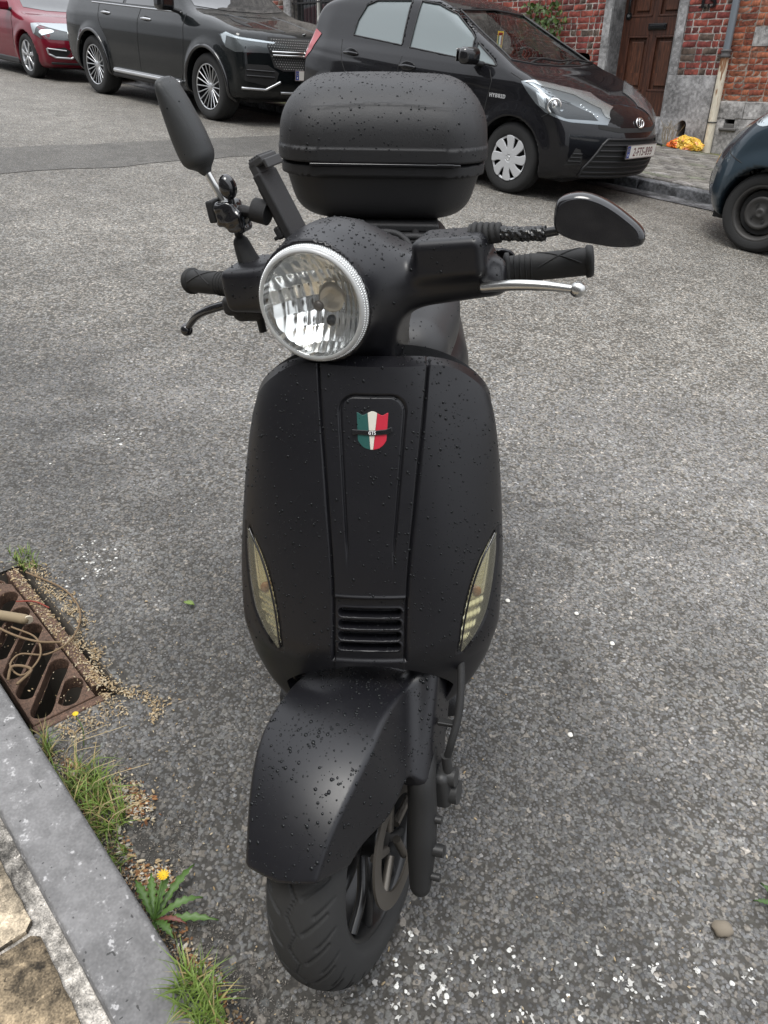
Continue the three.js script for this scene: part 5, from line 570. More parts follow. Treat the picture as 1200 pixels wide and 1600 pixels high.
{ // ---- red saloon
  const car = thing('saloon_car', 'dark red saloon car with seven-spoke alloy wheels behind the SUV', 'car');
  const S = { R: 0.325, axles: [0, -2.77], arch: 0.365, flare: 0.015, k: 0.09, kf: 0.42, fx: [-0.1, 0.9], kr: 0.2, rx: [-3.0, -3.7], kw: 0.15,
    profile: [[0.7, 0.2], [0.85, 0.26], [0.9, 0.42], [0.885, 0.6], [0.80, 0.71], [0.5, 0.81], [0.1, 0.89], [-0.35, 0.955], [-0.8, 1.18], [-1.25, 1.38], [-1.7, 1.45], [-2.4, 1.42], [-3.0, 1.22], [-3.3, 1.06], [-3.75, 1.0], [-3.8, 0.75], [-3.75, 0.4], [-3.5, 0.25], [-1.4, 0.18]],
    W: interp([[0.15, 0.85], [0.35, 0.90], [0.6, 0.925], [0.8, 0.915], [0.92, 0.87], [1.1, 0.77], [1.3, 0.65], [1.46, 0.5]]), T: interp([[-3.9, 0.9], [-3.0, 0.99], [0, 1], [0.95, 0.94]]) };
  const f0 = carSDF(S), body = paint(0.16, 0.006, 0.018, 0.22, 0.15); part('body', nets(f0, [-3.95, 0.12, -1.05], [1.05, 1.55, 1.05], 0.031, 1.6, 0.004), body, car);
  part('windscreen', patch(f0, [[-0.66, 1.0], [-0.5, 1.36], [0.5, 1.36], [0.66, 1.0], [0.3, 0.965], [-0.3, 0.965]], frontRay, 0.004, 0.006, 0.12), carGlass, car);
  part('side_window', patch(f0, [[-0.75, 0.97], [-1.2, 1.28], [-1.5, 1.36], [-2.0, 1.37], [-2.0, 0.97]], sideRay, 0.004, 0.006, 0.15), carGlass, car); part('window_strip', line(f0, [[-0.5, 0.945], [-2.0, 0.95]], sideRay, 0.008, 0.003), silver, car);
  part('door_gap', line(f0, [[-0.44, 0.93], [-0.4, 0.7], [-0.46, 0.4]], sideRay, 0.005), gap, car); part('sill', rbox(2.0, 0.1, 0.1, -1.4, 0.22, 0.84, 0.03), trim, car);
  const hl = [[0.28, 0.80], [0.45, 0.82], [0.7, 0.745], [0.82, 0.665], [0.80, 0.60], [0.6, 0.60], [0.36, 0.66]];
  for (const [ray] of [[sideRay], [farRay]]) { const h = sub('headlight', car); part('headlight_base', patch(f0, hl, ray, 0.001, 0, 0.06), std({ color: rgb(0.1, 0.1, 0.1), metalness: 0.5, roughness: 0.3 }), h); part('light_guide', patch(f0, [[0.28, 0.80], [0.45, 0.82], [0.7, 0.745], [0.82, 0.665], [0.7, 0.715], [0.44, 0.785], [0.42, 0.68], [0.36, 0.66]], ray, 0.005, 0, 0.05), std({ color: rgb(0.5, 0.51, 0.52), metalness: 0.6, roughness: 0.3 }), h); part('projector', patch(f0, spline2([[0.52, 0.70], [0.58, 0.735], [0.64, 0.70], [0.58, 0.65]], 20), ray, 0.007, 0, 0.05), chrome, h); part('lens', patch(f0, hl, ray, 0.012, 0.012, 0.06), lampClear, h); }
  part('fog_recess', patch(f0, [[0.52, 0.45], [0.60, 0.50], [0.83, 0.47], [0.8, 0.36], [0.6, 0.35]], frontRay, 0.003, 0.01, 0.08), gap, car); part('fog_trim', line(f0, [[0.85, 0.48], [0.83, 0.40], [0.74, 0.355], [0.52, 0.35], [0.48, 0.375]], frontRay, 0.016, 0.008), silver, car); part('fog_trim', line(f0, [[0.84, 0.475], [0.58, 0.455]], frontRay, 0.011, 0.008), silver, car);
  part('grille', patch(f0, [[-0.36, 0.68], [0.36, 0.68], [0.3, 0.50], [-0.3, 0.50]], frontRay, 0.003, 0.01, 0.1), gap, car); part('front_spoiler', line(f0, [[-0.8, 0.27], [0.8, 0.27]], frontRay, 0.02, 0), trim, car);
  { const m = sub('door_mirror', car); part('mirror_shell', nets((x, y, z) => sdBox(x + 0.55, y - 1.02, z - 1.0, 0.09, 0.075, 0.12, 0.05), [-0.7, 0.9, 0.84], [-0.4, 1.14, 1.16], 0.012), body, m); part('mirror_foot', taper([[-0.52, 0.95, 0.83], [-0.54, 0.97, 0.93]], [0.03, 0.025], 8, 6), trim, m); }
  addWheels(car, makeWheel('five', 0.325, 0.225, 0.222), S.axles, 0.325, 0.80); seat(car, null, [-6.7 + 0.1 * su.x, -14.76 + 0.1 * su.z], 0.92); part('underbody', bx(3.6, 0.06, 1.5, -1.3, 0.2, 0), gap, car);
}
{ // ---- small blue-grey car whose nose enters the picture; it faces the other way
  const car = thing('small_car', 'blue-grey small car with bare black steel wheels', 'car');
  const S = { R: 0.282, axles: [0, -2.43], arch: 0.315, flare: 0.025, k: 0.12, kf: 0.6, fx: [-0.4, 0.7], kr: 0.2, rx: [-2.4, -3.0], kw: 0.2,
    profile: [[0.45, 0.19], [0.62, 0.23], [0.69, 0.36], [0.69, 0.5], [0.63, 0.66], [0.48, 0.84], [0.22, 0.98], [-0.1, 1.07], [-0.5, 1.16], [-0.9, 1.36], [-1.3, 1.5], [-1.9, 1.53], [-2.5, 1.42], [-2.85, 1.1], [-2.95, 0.7], [-2.9, 0.35], [-2.6, 0.22], [-1, 0.18]],
    W: interp([[0.15, 0.77], [0.35, 0.81], [0.6, 0.83], [0.8, 0.825], [0.95, 0.80], [1.1, 0.73], [1.4, 0.56], [1.55, 0.45]]), T: interp([[-3, 0.88], [-2.4, 0.98], [0, 1], [0.3, 0.985], [0.75, 0.93]]) };
  const f0 = carSDF(S), body = paint(0.030, 0.045, 0.058, 0.22, 0.2); part('body', nets(f0, [-3.05, 0.12, -0.95], [0.8, 1.62, 0.95], 0.024, 1.6, 0.004), body, car);
  for (const ray of [sideRay, farRay]) { part('side_window', patch(f0, [[-0.7, 1.03], [-0.95, 1.24], [-1.3, 1.4], [-2.3, 1.4], [-2.4, 1.05]], ray, 0.004, 0.006, 0.15), carGlass, car); const h = sub('headlight', car); const hl = spline2([[0.02, 0.97], [0.10, 1.0], [0.2, 0.95], [0.24, 0.87], [0.16, 0.85], [0.06, 0.9]], 24); part('headlight_base', patch(f0, hl, ray, 0.002, 0, 0.06), std({ color: rgb(0.6, 0.62, 0.63), metalness: 0.7, roughness: 0.3 }), h); part('lens', patch(f0, hl, ray, 0.012, 0.012, 0.06), lampClear, h); part('bumper_gap', line(f0, [[0.22, 0.60], [0.34, 0.64], [0.40, 0.68]], ray, 0.004), gap, car); }
  part('windscreen', patch(f0, [[-0.58, 1.1], [-0.5, 1.42], [0.5, 1.42], [0.58, 1.1], [0, 1.07]], frontRay, 0.004, 0.006, 0.12), carGlass, car); part('grille', patch(f0, [[-0.4, 0.45], [0.4, 0.45], [0.45, 0.3], [-0.45, 0.3]], frontRay, 0.003, 0.01, 0.1), gap, car);
  part('door_gap', line(f0, [[-0.5, 1.0], [-0.42, 0.8], [-0.46, 0.35]], sideRay, 0.005), gap, car);
  addWheels(car, makeWheel("steel", 0.282, 0.165, 0.195), S.axles, 0.282, 0.72); seat(car, null, [2.648 - 0.07 * su.x, -6.117 - 0.07 * su.z], -0.81, su.clone().negate(), sn.clone()); part('underbody', bx(3.0, 0.06, 1.3, -1.1, 0.2, 0), gap, car);
}

// ------------------------------------------------------------------ far pavement, houses across the street
const farStone = std({ color: rgb(0.62, 0.62, 0.62), map: stoneMap(131, 0.5, 0.3, 0.62), roughness: 0.85 });
const gridUV = (g, s) => uvWorld(g, s);
const streetM = (y = 0, s = 0, n = 0) => new THREE.Matrix4().makeBasis(su, V(0, 1, 0), sn.clone().negate()).setPosition(street(s, n, y));
{
  const pv = new THREE.Group(); pv.name = 'far_pavement'; pv.userData.kind = 'structure'; pv.userData.label = 'mossy block pavement in front of the houses'; scene.add(pv);
  const moss = std({ map: (() => { const a = pnoise(60, 301), b = pnoise(200, 302), c = pnoise(12, 303); return tex(512, 512, (u, v) => { const m = sst(0.42, 0.62, 0.6 * a(u, v) + 0.4 * c(u, v)), n = 0.8 + 0.4 * b(u, v); return [lerp(0.33, 0.36, m) * n, lerp(0.31, 0.37, m) * n, lerp(0.28, 0.2, m) * n]; }); })(), roughness: 0.95 });
  const bed = uvWorld(new THREE.BoxGeometry(46, 0.3, 4.0).translate(-6, -0.062, -2.0), 0.6); bed.applyMatrix4(streetM(0, 0, FARKERB + 0.17)); part('pavement_bed', bed, moss, pv);
  const r = mulberry(401), tones = [[0.24, 0.225, 0.19], [0.30, 0.285, 0.25], [0.19, 0.175, 0.155], [0.22, 0.225, 0.165], [0.36, 0.34, 0.31]].map((c) => std({ color: rgb(...c), map: stoneMap(141, 0.78, 0.4, 0.9), roughness: 0.9 }));
  const base = []; for (let k = 0; k < 3; k++) { const g = new RoundedBoxGeometry(0.205, 0.05, 0.148, 1, 0.012); uvWorld(g, 1.7, [k * 0.3, k * 0.7]); rough(g, 0.004, 14 + k); base.push(g); }
  for (let j = 0; j < 17; j++) for (let i = 0; i < 14; i++) { const s = -6.1 + (i + (j % 2) * 0.5) * 0.215, n = FARKERB + 0.28 + j * 0.158; if (n > 11.1) continue; const m = part('paving_block', base[Math.floor(r() * 3)], tones[Math.floor(r() * r() * 5)], pv); m.applyMatrix4(streetM(0.077 + 0.007 * r(), s, n)); }
  const k = thing('far_kerb', 'dark bluestone kerb in front of the far pavement', 'kerb');
  const dk = std({ color: rgb(0.42, 0.43, 0.44), map: stoneMap(151, 0.5, 0.4, 0.6), roughness: 0.8 });
  for (let i = 0; i < 16; i++) { const g = new RoundedBoxGeometry(0.985, 0.26, 0.15, 3, 0.02); uvWorld(g, 1.1, [i * 0.31, 0]); g.applyMatrix4(streetM(-0.028, -13.6 + i, FARKERB + 0.08)); part('kerb_stone', g, dk, k); }
  const gt = grid(90, 6, (u, v) => { const p = street(lerp(-14, 2.4, u), lerp(FARKERB - 0.32, FARKERB + 0.01, v), 0.006 + 0.004 * n2(u * 60, v * 3)); return [p.x, p.y, p.z]; }); const T = gt.attributes.uv, P = gt.attributes.position; for (let i = 0; i < P.count; i++) T.setXY(i, P.getX(i) * 1.3, P.getZ(i) * 1.3); tag(part('gutter', gt, std({ color: rgb(0.3, 0.3, 0.3), map: stoneMap(161, 0.5, 0.5, 0.6), roughness: 0.8 })), 'dark concrete gutter along the far kerb', null, null, 'structure');
}
const HB = Math.atan(0.082), hx = su.clone().multiplyScalar(Math.cos(HB)).add(V(0, Math.sin(HB), 0)), hy = V(0, Math.cos(HB), 0).addScaledVector(su, -Math.sin(HB)), hz = sn.clone().negate();
const houseM = new THREE.Matrix4().makeBasis(hx, hy, hz).setPosition(street(-4.85, 11.2, 0.1));
const mortarMat = (c, seed) => std({ color: rgb(...c), map: stoneMap(seed, 0.8, 0.4, 0.95), roughness: 0.95 });
const brickGeo = (() => { const r = mulberry(88), out = []; for (let k = 0; k < 5; k++) { const g = new THREE.BoxGeometry(1, 1, 1, 3, 2, 1), P = g.attributes.position, key = new Map(); for (let i = 0; i < P.count; i++) { const id = [P.getX(i), P.getY(i), P.getZ(i)].map((v) => v.toFixed(2)).join(); if (!key.has(id)) key.set(id, [(r() - 0.5) * 0.05, (r() - 0.5) * 0.12, P.getZ(i) > 0 ? (r() - 0.7) * 0.12 : 0]); const d = key.get(id), z = P.getZ(i) > 0 && (Math.abs(P.getX(i)) > 0.45 || Math.abs(P.getY(i)) > 0.45) ? -0.1 : 0; P.setXYZ(i, P.getX(i) * 0.99 + d[0], P.getY(i) * 0.98 + d[1], P.getZ(i) + d[2] + z); } g.computeVertexNormals(); const T = g.attributes.uv; for (let i = 0; i < T.count; i++) T.setXY(i, T.getX(i) * 0.2 + k * 0.17, T.getY(i) * 0.07 + k * 0.31); out.push(g); } return out; })();
const brickMats = (cols, seed) => { const map = stoneMap(seed, 0.82, 0.5, 0.95); return cols.map((c) => std({ color: rgb(...c), map, roughness: 0.9 })); };
const redMats = brickMats([[0.27, 0.062, 0.046], [0.31, 0.075, 0.052], [0.22, 0.05, 0.042], [0.17, 0.05, 0.042], [0.30, 0.09, 0.06], [0.12, 0.085, 0.065]], 201), orangeMats = brickMats([[0.40, 0.125, 0.06], [0.36, 0.10, 0.05], [0.44, 0.15, 0.075], [0.31, 0.085, 0.048], [0.42, 0.17, 0.10]], 211);
function bricks(house, zones, course, len, joint, mats, seed, seen) { // rows of bricks; those in sight are parts, the rest one mass
  const r = mulberry(seed), rest = [], q = new THREE.Quaternion();
  let row = 0; for (let b = zones.b0 + course / 2; b < zones.b1; b += course, row++) { for (const [a0, a1, bLo, bHi] of zones.spans) { if (b < bLo || b > bHi) continue; let a = a0, k = row; while (a < a1 - 0.03) { let L = (k++ % 3 === row % 2 || r() < 0.25) ? len * 0.47 : len; L *= 0.96 + 0.08 * r(); if (a + L > a1 - 0.04) L = a1 - a; const w = L - joint, h = course - joint; const p = V(a + L / 2, b, -0.045 + 0.004 * (r() - 0.5)), sc = V(w, h, 0.1), g = brickGeo[Math.floor(r() * 5)], mt = mats[Math.floor(r() * mats.length)], tilt = (r() - 0.5) * 0.02;
    if (seen(a + L / 2, b)) { const m = part('brick', g, mt, house); m.position.copy(p); m.scale.copy(sc); m.rotation.z = tilt; } else rest.push([p, sc, mt.color]); a += L; } } }
  const im = new THREE.InstancedMesh(brickGeo[0], std({ color: 0xffffff, map: mats[0].map, roughness: 0.9 }), rest.length); rest.forEach(([p, s, c], i) => { im.setMatrixAt(i, new THREE.Matrix4().compose(p, q, s)); im.setColorAt(i, c); }); im.name = 'remaining_bricks'; im.userData.kind = 'stuff'; im.castShadow = im.receiveShadow = true; house.add(im);
}
const hole = (a, b, w, h) => { const o = []; for (let i = 0; i <= 14; i++) { const t = i / 14 * Math.PI; o.push([a + w / 2 * Math.cos(t), b + h - w / 2 + w / 2 * Math.sin(t)]); } o.push([a - w / 2, b], [a + w / 2, b]); return o; };
{ // house with the wooden door
  const h = thing('brick_house', 'dark red brick house with brown wooden door and grey stone plinth', 'house'); h.applyMatrix4(houseM);
  const mort = mortarMat([0.50, 0.46, 0.41], 221), O0 = -1.76, O1 = -0.765, D = 0.32;
  const w = (a0, a1, b0, b1, z0 = -0.4, z1 = -0.012) => uvWorld(bx(a1 - a0, b1 - b0, z1 - z0, (a0 + a1) / 2, (b0 + b1) / 2, (z0 + z1) / 2), 0.8);
  part('wall', [w(-7.2, O0, -0.3, 7), w(O1, -0.51, -0.3, 7), w(-0.37, -0.055, -0.3, 7), w(-0.51, -0.37, 0.38, 7), w(-0.51, -0.37, -0.3, 0.14), w(O0, O1, 2.6, 7), w(-11, -8.75, -0.3, 7), w(-8.75, -7.2, -0.3, 0.75), w(-8.75, -7.2, 2.3, 7)], mort, h);
  bricks(h, { b0: 0.885, b1: 4.2, spans: [[-7.2, -1.875, 0, 9], [-0.655, -0.06, 0, 9], [-1.875, -0.655, 2.75, 9], [-11, -8.9, 0, 9]] }, 0.0785, 0.2, 0.0135, redMats, 231, (a, b) => b < 1.95 && ((a > -0.7) || (a > -4.4 && b > 0.95 + (-1.87 - a) * 0.2) || (a > -7.2 && a < -6.3 && b > 0.95 && b < 1.75)));
  const grey = std({ color: rgb(0.72, 0.71, 0.69), map: stoneMap(241, 0.62, 0.3, 0.75), roughness: 0.88 }), darkGrey = std({ color: rgb(0.42, 0.42, 0.41), map: stoneMap(251, 0.62, 0.3, 0.7), roughness: 0.85 });
  part('door_jamb', w(O1, -0.655, 0.888, 2.6, -0.2, 0.018), grey, h); part('door_jamb', w(-1.875, O0, 0.888, 2.6, -0.2, 0.018), grey, h); part('door_lintel', w(-1.875, -0.655, 2.602, 2.75, -0.2, 0.02), grey, h);
  part('door_reveal', w(O0 - 0.001, O0 + 0.022, 0.888, 2.6, -D - 0.05, 0.01), darkGrey, h); part('door_reveal', w(O0 - 0.001, O0 + 0.024, 0.0, 0.884, -D - 0.05, 0.024), grey, h); part('door_reveal', w(O1 - 0.022, O1 + 0.001, 0.0, 2.6, -D - 0.05, 0.01), darkGrey, h);
  const plinth = (a0, a1, top, holes, mat = grey, z1 = 0.026) => uvWorld(flat([[a0, -0.35], [a1, -0.35], [a1, top], [a0, top]], 0.12, 0.006, holes).translate(0, 0, z1 - 0.12), 0.9);
  part('plinth_stone', plinth(O1, -0.095, 0.884, [hole(-0.44, 0.15, 0.115, 0.2)]), grey, h); part('plinth_stone', plinth(-2.7, O0 - 0.002, 0.884, []), grey, h); part('plinth_stone', plinth(-4.2, -2.705, 0.884, []), grey, h); part('plinth_stone', plinth(-7.2, -4.205, 0.884, []), grey, h);
  part('plinth_joint', w(-0.093, -0.058, -0.2, 0.884, -0.2, 0.0), darkGrey, h); part('scraper_niche', w(-0.53, -0.35, 0.12, 0.4, -0.46, -0.4), darkGrey, h);
  part('doorstep', w(O0, O1, -0.2, 0.36, -D - 0.1, 0.0), grey, h); part('doorstep', w(O0, O1, -0.2, 0.18, 0.0, 0.3), grey, h);
  // the door: stiles and rails with raised panels
  const woodTex = (() => { const a = pnoise(64, 261), b = pnoise(128, 262); return tex(256, 512, (u, v) => { const g = a(u, v * 0.06) * 0.5 + b(u, v * 0.12) * 0.5; const L = 0.6 + 0.5 * (g - 0.5) + (b(u * 1, v) > 0.9 ? 0.1 : 0); return [L * 1.05, L * 0.96, L * 0.9]; }); })();
  const wood = std({ color: rgb(0.15, 0.062, 0.038), map: woodTex, roughness: 0.5 }), wood2 = std({ color: rgb(0.20, 0.085, 0.048), map: woodTex, roughness: 0.55 });
  const d = sub('front_door', h), z = -D, mid = (O0 + O1) / 2, bar = (a0, a1, b0, b1, zz, t) => uvWorld(rbox(a1 - a0, b1 - b0, t, (a0 + a1) / 2, (b0 + b1) / 2, zz, 0.006, 1), 1.1);
  part('stile', bar(O0 + 0.02, O0 + 0.125, 0.37, 2.58, z, 0.05), wood, d); part('stile', bar(O1 - 0.125, O1 - 0.02, 0.37, 2.58, z, 0.05), wood, d); part('mullion', bar(mid - 0.045, mid + 0.045, 0.37, 2.58, z, 0.048), wood, d); part('bottom_rail', bar(O0 + 0.125, O1 - 0.125, 0.37, 0.68, z, 0.046), wood, d); part('lock_rail', bar(O0 + 0.125, O1 - 0.125, 1.36, 1.58, z, 0.046), wood, d); part('top_rail', bar(O0 + 0.125, O1 - 0.125, 2.42, 2.58, z, 0.046), wood, d);
  for (const [a0, a1] of [[O0 + 0.125, mid - 0.045], [mid + 0.045, O1 - 0.125]]) for (const [b0, b1] of [[0.68, 1.36], [1.58, 2.42]]) { part('panel', [bar(a0, a1, b0, b1, z - 0.02, 0.012)], wood2, d); part('raised_field', [uvWorld(flat([[a0 + 0.07, b0 + 0.07], [a1 - 0.07, b0 + 0.07], [a1 - 0.07, b1 - 0.07], [a0 + 0.07, b1 - 0.07]], 0.024, 0.009).translate(0, 0, z - 0.014), 1.1)], wood2, d); const fr = []; for (const [x0, x1, y0, y1] of [[a0, a1, b0, b0 + 0.026], [a0, a1, b1 - 0.026, b1], [a0, a0 + 0.026, b0, b1], [a1 - 0.026, a1, b0, b1]]) fr.push(bar(x0, x1, y0, y1, z + 0.016, 0.026)); part('moulding', fr, wood, d); }
  part('letter_slot', [rbox(0.27, 0.075, 0.02, mid + 0.06, 1.465, z + 0.034, 0.006), rbox(0.22, 0.045, 0.016, mid + 0.06, 1.463, z + 0.046, 0.006)], gloss, d);
  part('door_pull', [xf(cyl(0.045, 0.045, 0.014, 24), [O0 + 0.1, 1.60, z + 0.032], [Math.PI / 2, 0, 0]), tube([[O0 + 0.1, 1.62, z + 0.035], [O0 + 0.115, 1.68, z + 0.075], [O0 + 0.115, 1.85, z + 0.075], [O0 + 0.1, 1.92, z + 0.035]], 0.016, 10, 30)], gloss, d); part('lock', xf(cyl(0.016, 0.016, 0.02, 16), [O0 + 0.1, 1.6, z + 0.043], [Math.PI / 2, 0, 0]), silver, d);
  const serif = await new FontLoader().loadAsync('fonts/droid/droid_serif_bold.typeface.json'); const num = new TextGeometry('13', { font: serif, size: 0.165, depth: 0.018, curveSegments: 5 }); part('house_number', num.translate(-0.53, 1.635, 0.004), gloss, h);
  // barred window further along
  part('window_jamb', w(-7.46, -7.2, 0.75, 2.3, -0.3, 0.02), grey, h); part('window_jamb', w(-8.95, -8.75, 0.75, 2.3, -0.3, 0.02), grey, h); part('window_sill', w(-8.95, -7.2, 0.66, 0.75, -0.3, 0.06), grey, h); part('window_pane', bx(1.29, 1.55, 0.01, -8.105, 1.525, -0.16), carGlass, h); part('window_frame', [bx(0.06, 1.55, 0.05, -8.1, 1.525, -0.13), bx(1.29, 0.06, 0.05, -8.105, 0.79, -0.13), bx(1.29, 0.05, 0.05, -8.105, 1.6, -0.13)], std({ color: rgb(0.75, 0.74, 0.7), roughness: 0.5 }), h);
  for (let k = 0; k < 12; k++) part('window_bar', tube([[-8.7 + k * 0.11, 0.78, -0.04], [-8.7 + k * 0.11, 2.28, -0.04]], 0.009, 6, 1), trim, h); for (const b of [1.0, 1.32, 2.0]) part('window_crossbar', bx(1.3, 0.025, 0.012, -8.1, b, -0.04), trim, h);
}
{ // neighbouring house
  const h = thing('brick_house', 'orange brick house with light stone plinth beside the drainpipe', 'house'); h.applyMatrix4(houseM);
  const mort = mortarMat([0.40, 0.35, 0.29], 271), w = (a0, a1, b0, b1, z0 = -0.4, z1 = -0.01) => uvWorld(bx(a1 - a0, b1 - b0, z1 - z0, (a0 + a1) / 2, (b0 + b1) / 2, (z0 + z1) / 2), 0.8);
  part('wall', [w(-0.055, 0.13, -0.8, 7), w(0.28, 7, -0.8, 7), w(0.13, 0.28, 0.545, 7), w(0.13, 0.28, -0.8, 0.28)], mort, h); bricks(h, { b0: 0.602, b1: 4.2, spans: [[-0.04, 0.27, 0, 9], [0.27, 0.62, 0, 1.205], [0.27, 0.62, 1.42, 9], [0.62, 7, 0, 9]] }, 0.0685, 0.19, 0.0085, orangeMats, 281, (a, b) => b < 1.95 && a < 1.0);
  const pale = std({ color: rgb(0.86, 0.83, 0.78), map: stoneMap(291, 0.64, 0.34, 0.75), roughness: 0.9 });
  part('stone_plaque', w(0.275, 0.615, 1.21, 1.415, -0.1, 0.006), pale, h);
  const blk = (a0, a1, b0, b1, holes = [], z1 = 0.03) => uvWorld(flat([[a0, b0], [a1, b0], [a1, b1], [a0, b1]], 0.14, 0.006, holes).translate(0, 0, z1 - 0.14), 0.9);
  part('plinth_stone', blk(0.03, 2.2, -0.7, 0.398, [[...hole(0.205, 0.285, 0.135, 0.4)].filter((p) => p[1] < 0.41).map((p) => [p[0], Math.min(p[1], 0.3979)])].map(() => [[0.1375, 0.285], [0.2725, 0.285], [0.2725, 0.392], [0.1375, 0.392]])), pale, h);
  part('plinth_stone', blk(0.03, 0.36, 0.402, 0.598, [hole(0.205, 0.406, 0.135, 0.135)], 0.034), pale, h); part('plinth_stone', blk(0.364, 1.2, 0.402, 0.598, [], 0.034), pale, h); part('plinth_stone', blk(1.204, 2.2, 0.402, 0.598, [], 0.034), pale, h);
  part('cellar_vent', [w(0.11, 0.3, 0.26, 0.56, -0.46, -0.4)], pale, h); part('vent_ledge', [rbox(0.23, 0.035, 0.06, 0.205, 0.275, 0.035, 0.012, 2), rbox(0.13, 0.05, 0.03, 0.205, 0.315, 0.02, 0.008)], std({ color: rgb(0.10, 0.095, 0.09), roughness: 0.8 }), h);
}
{ // drainpipe between the houses
  const p = thing('drainpipe', 'drainpipe, zinc above and cream painted below, between the two brick houses', 'drainpipe'); p.applyMatrix4(houseM);
  const a = pnoise(40, 311), b = pnoise(16, 312); const rust = tex(256, 1024, (u, v) => { const t = v, k = sst(0.5, 0.78, a(u, v * 0.4) * 0.6 + b(u, v * 0.3) * 0.4 + 0.42 * sst(0.84, 1, t) - 0.26 * sst(0.9, 0.5, t)), n = 0.94 + 0.12 * a(u, v); return [lerp(0.80, 0.50, k) * n, lerp(0.77, 0.34, k) * n, lerp(0.70, 0.22, k) * n]; });
  part('lower_pipe', lathe([[0.052, -0.2], [0.052, 1.12]], 32).translate(0, 0, 0.085), std({ map: rust, roughness: 0.6 }), p); part('upper_pipe', lathe([[0.046, 1.12], [0.046, 7]], 32).translate(0, 0, 0.085), std({ color: rgb(0.19, 0.215, 0.24), roughness: 0.45, metalness: 0.4 }), p);
  part('collar', lathe([[0.052, 1.085], [0.064, 1.09], [0.064, 1.115], [0.056, 1.12], [0.058, 1.15], [0.066, 1.155], [0.066, 1.17], [0.046, 1.175]], 32).translate(0, 0, 0.085), std({ color: rgb(0.09, 0.085, 0.085), roughness: 0.6 }), p); for (const y of [0.35, 1.9]) part('bracket', [xf(new THREE.TorusGeometry(0.054, 0.008, 8, 32), [0, y, 0.085], [Math.PI / 2, 0, 0]), bx(0.03, 0.02, 0.06, 0, y, 0.02)], darkMetal, p);
}
{ // crumpled plastic bag against the plinth
  const g = nets((x, y, z) => { const c = 0.045 * n3(x * 5, y * 5, z * 5) + 0.028 * Math.abs(n3(x * 13, y * 13 + 4, z * 13)) + 0.014 * Math.abs(n3(x * 30, y * 30, z * 30)); return smax(smin(Math.hypot(x / 0.27, (y - 0.06) / 0.2, z / 0.19) * 0.2 - 0.2, Math.hypot((x + 0.2) / 0.16, (y - 0.02) / 0.13, z / 0.16) * 0.14 - 0.14, 0.06) + c - 0.01, -y, 0.02); }, [-0.45, -0.03, -0.3], [0.4, 0.34, 0.3], 0.011, 1.9);
  const P = g.attributes.position, C = new Float32Array(P.count * 3); for (let i = 0; i < P.count; i++) { const x = P.getX(i), y = P.getY(i), z = P.getZ(i), t = sst(-0.3, 0.1, n3(x * 3, y * 3, z * 3) + 0.25), q = sst(0.35, 0.6, n3(x * 6 + 3, y * 6, z * 6)); C.set(x + 0.4 * y + 0.06 * n3(x * 9, y * 9, z * 9) < -0.12 ? [0.70, 0.13, 0.01] : [lerp(0.66, 0.72, t), lerp(0.30, 0.46, t) * (1 - 0.35 * q), lerp(0.02, 0.05, t) + 0.06 * q], i * 3); } g.setAttribute('color', new THREE.BufferAttribute(C, 3));
  g.scale(0.74, 0.62, 0.74); g.applyMatrix4(streetM(0.105, -5.06, 10.95)); tag(part('plastic_bag', g, phy({ color: 0xffffff, vertexColors: true, roughness: 0.3, clearcoat: 0.3 })), 'crumpled orange and yellow plastic bag on the pavement by the drainpipe', 'bag');
  const hs = merge([tube([[-0.1, 0, 0], [-0.22, 0.03, 0.06], [-0.38, 0.08, 0.02], [-0.5, 0.02, 0.1], [-0.56, 0.02, 0.2]], 0.014, 8, 40)]).applyMatrix4(streetM(0.105, -5.3, 10.93)); tag(part('hose', hs, rubber), 'black hose end lying against the grey plinth beside the plastic bag', 'hose');
  const tw = []; const r = mulberry(320); for (let k = 0; k < 26; k++) { const x = -0.2 + 0.2 * r(); tw.push(tube([[x, 0.02, 0.02], [x - 0.06 + 0.12 * r(), 0.12 + 0.1 * r(), 0.03], [x - 0.12 + 0.2 * r(), 0.2 + 0.12 * r(), 0.04]], 0.0022, 4, 5, false)); } const t = part('dry_weed', merge(tw).applyMatrix4(streetM(0.1, -5.25, 11.02)), std({ color: rgb(0.25, 0.2, 0.12), roughness: 0.9 })); tag(t, 'dry weed stems at the foot of the grey plinth', 'weed');
}
const leafMat = (c) => phy({ color: rgb(...c), roughness: 0.55, transmission: 0.25, thickness: 0 });
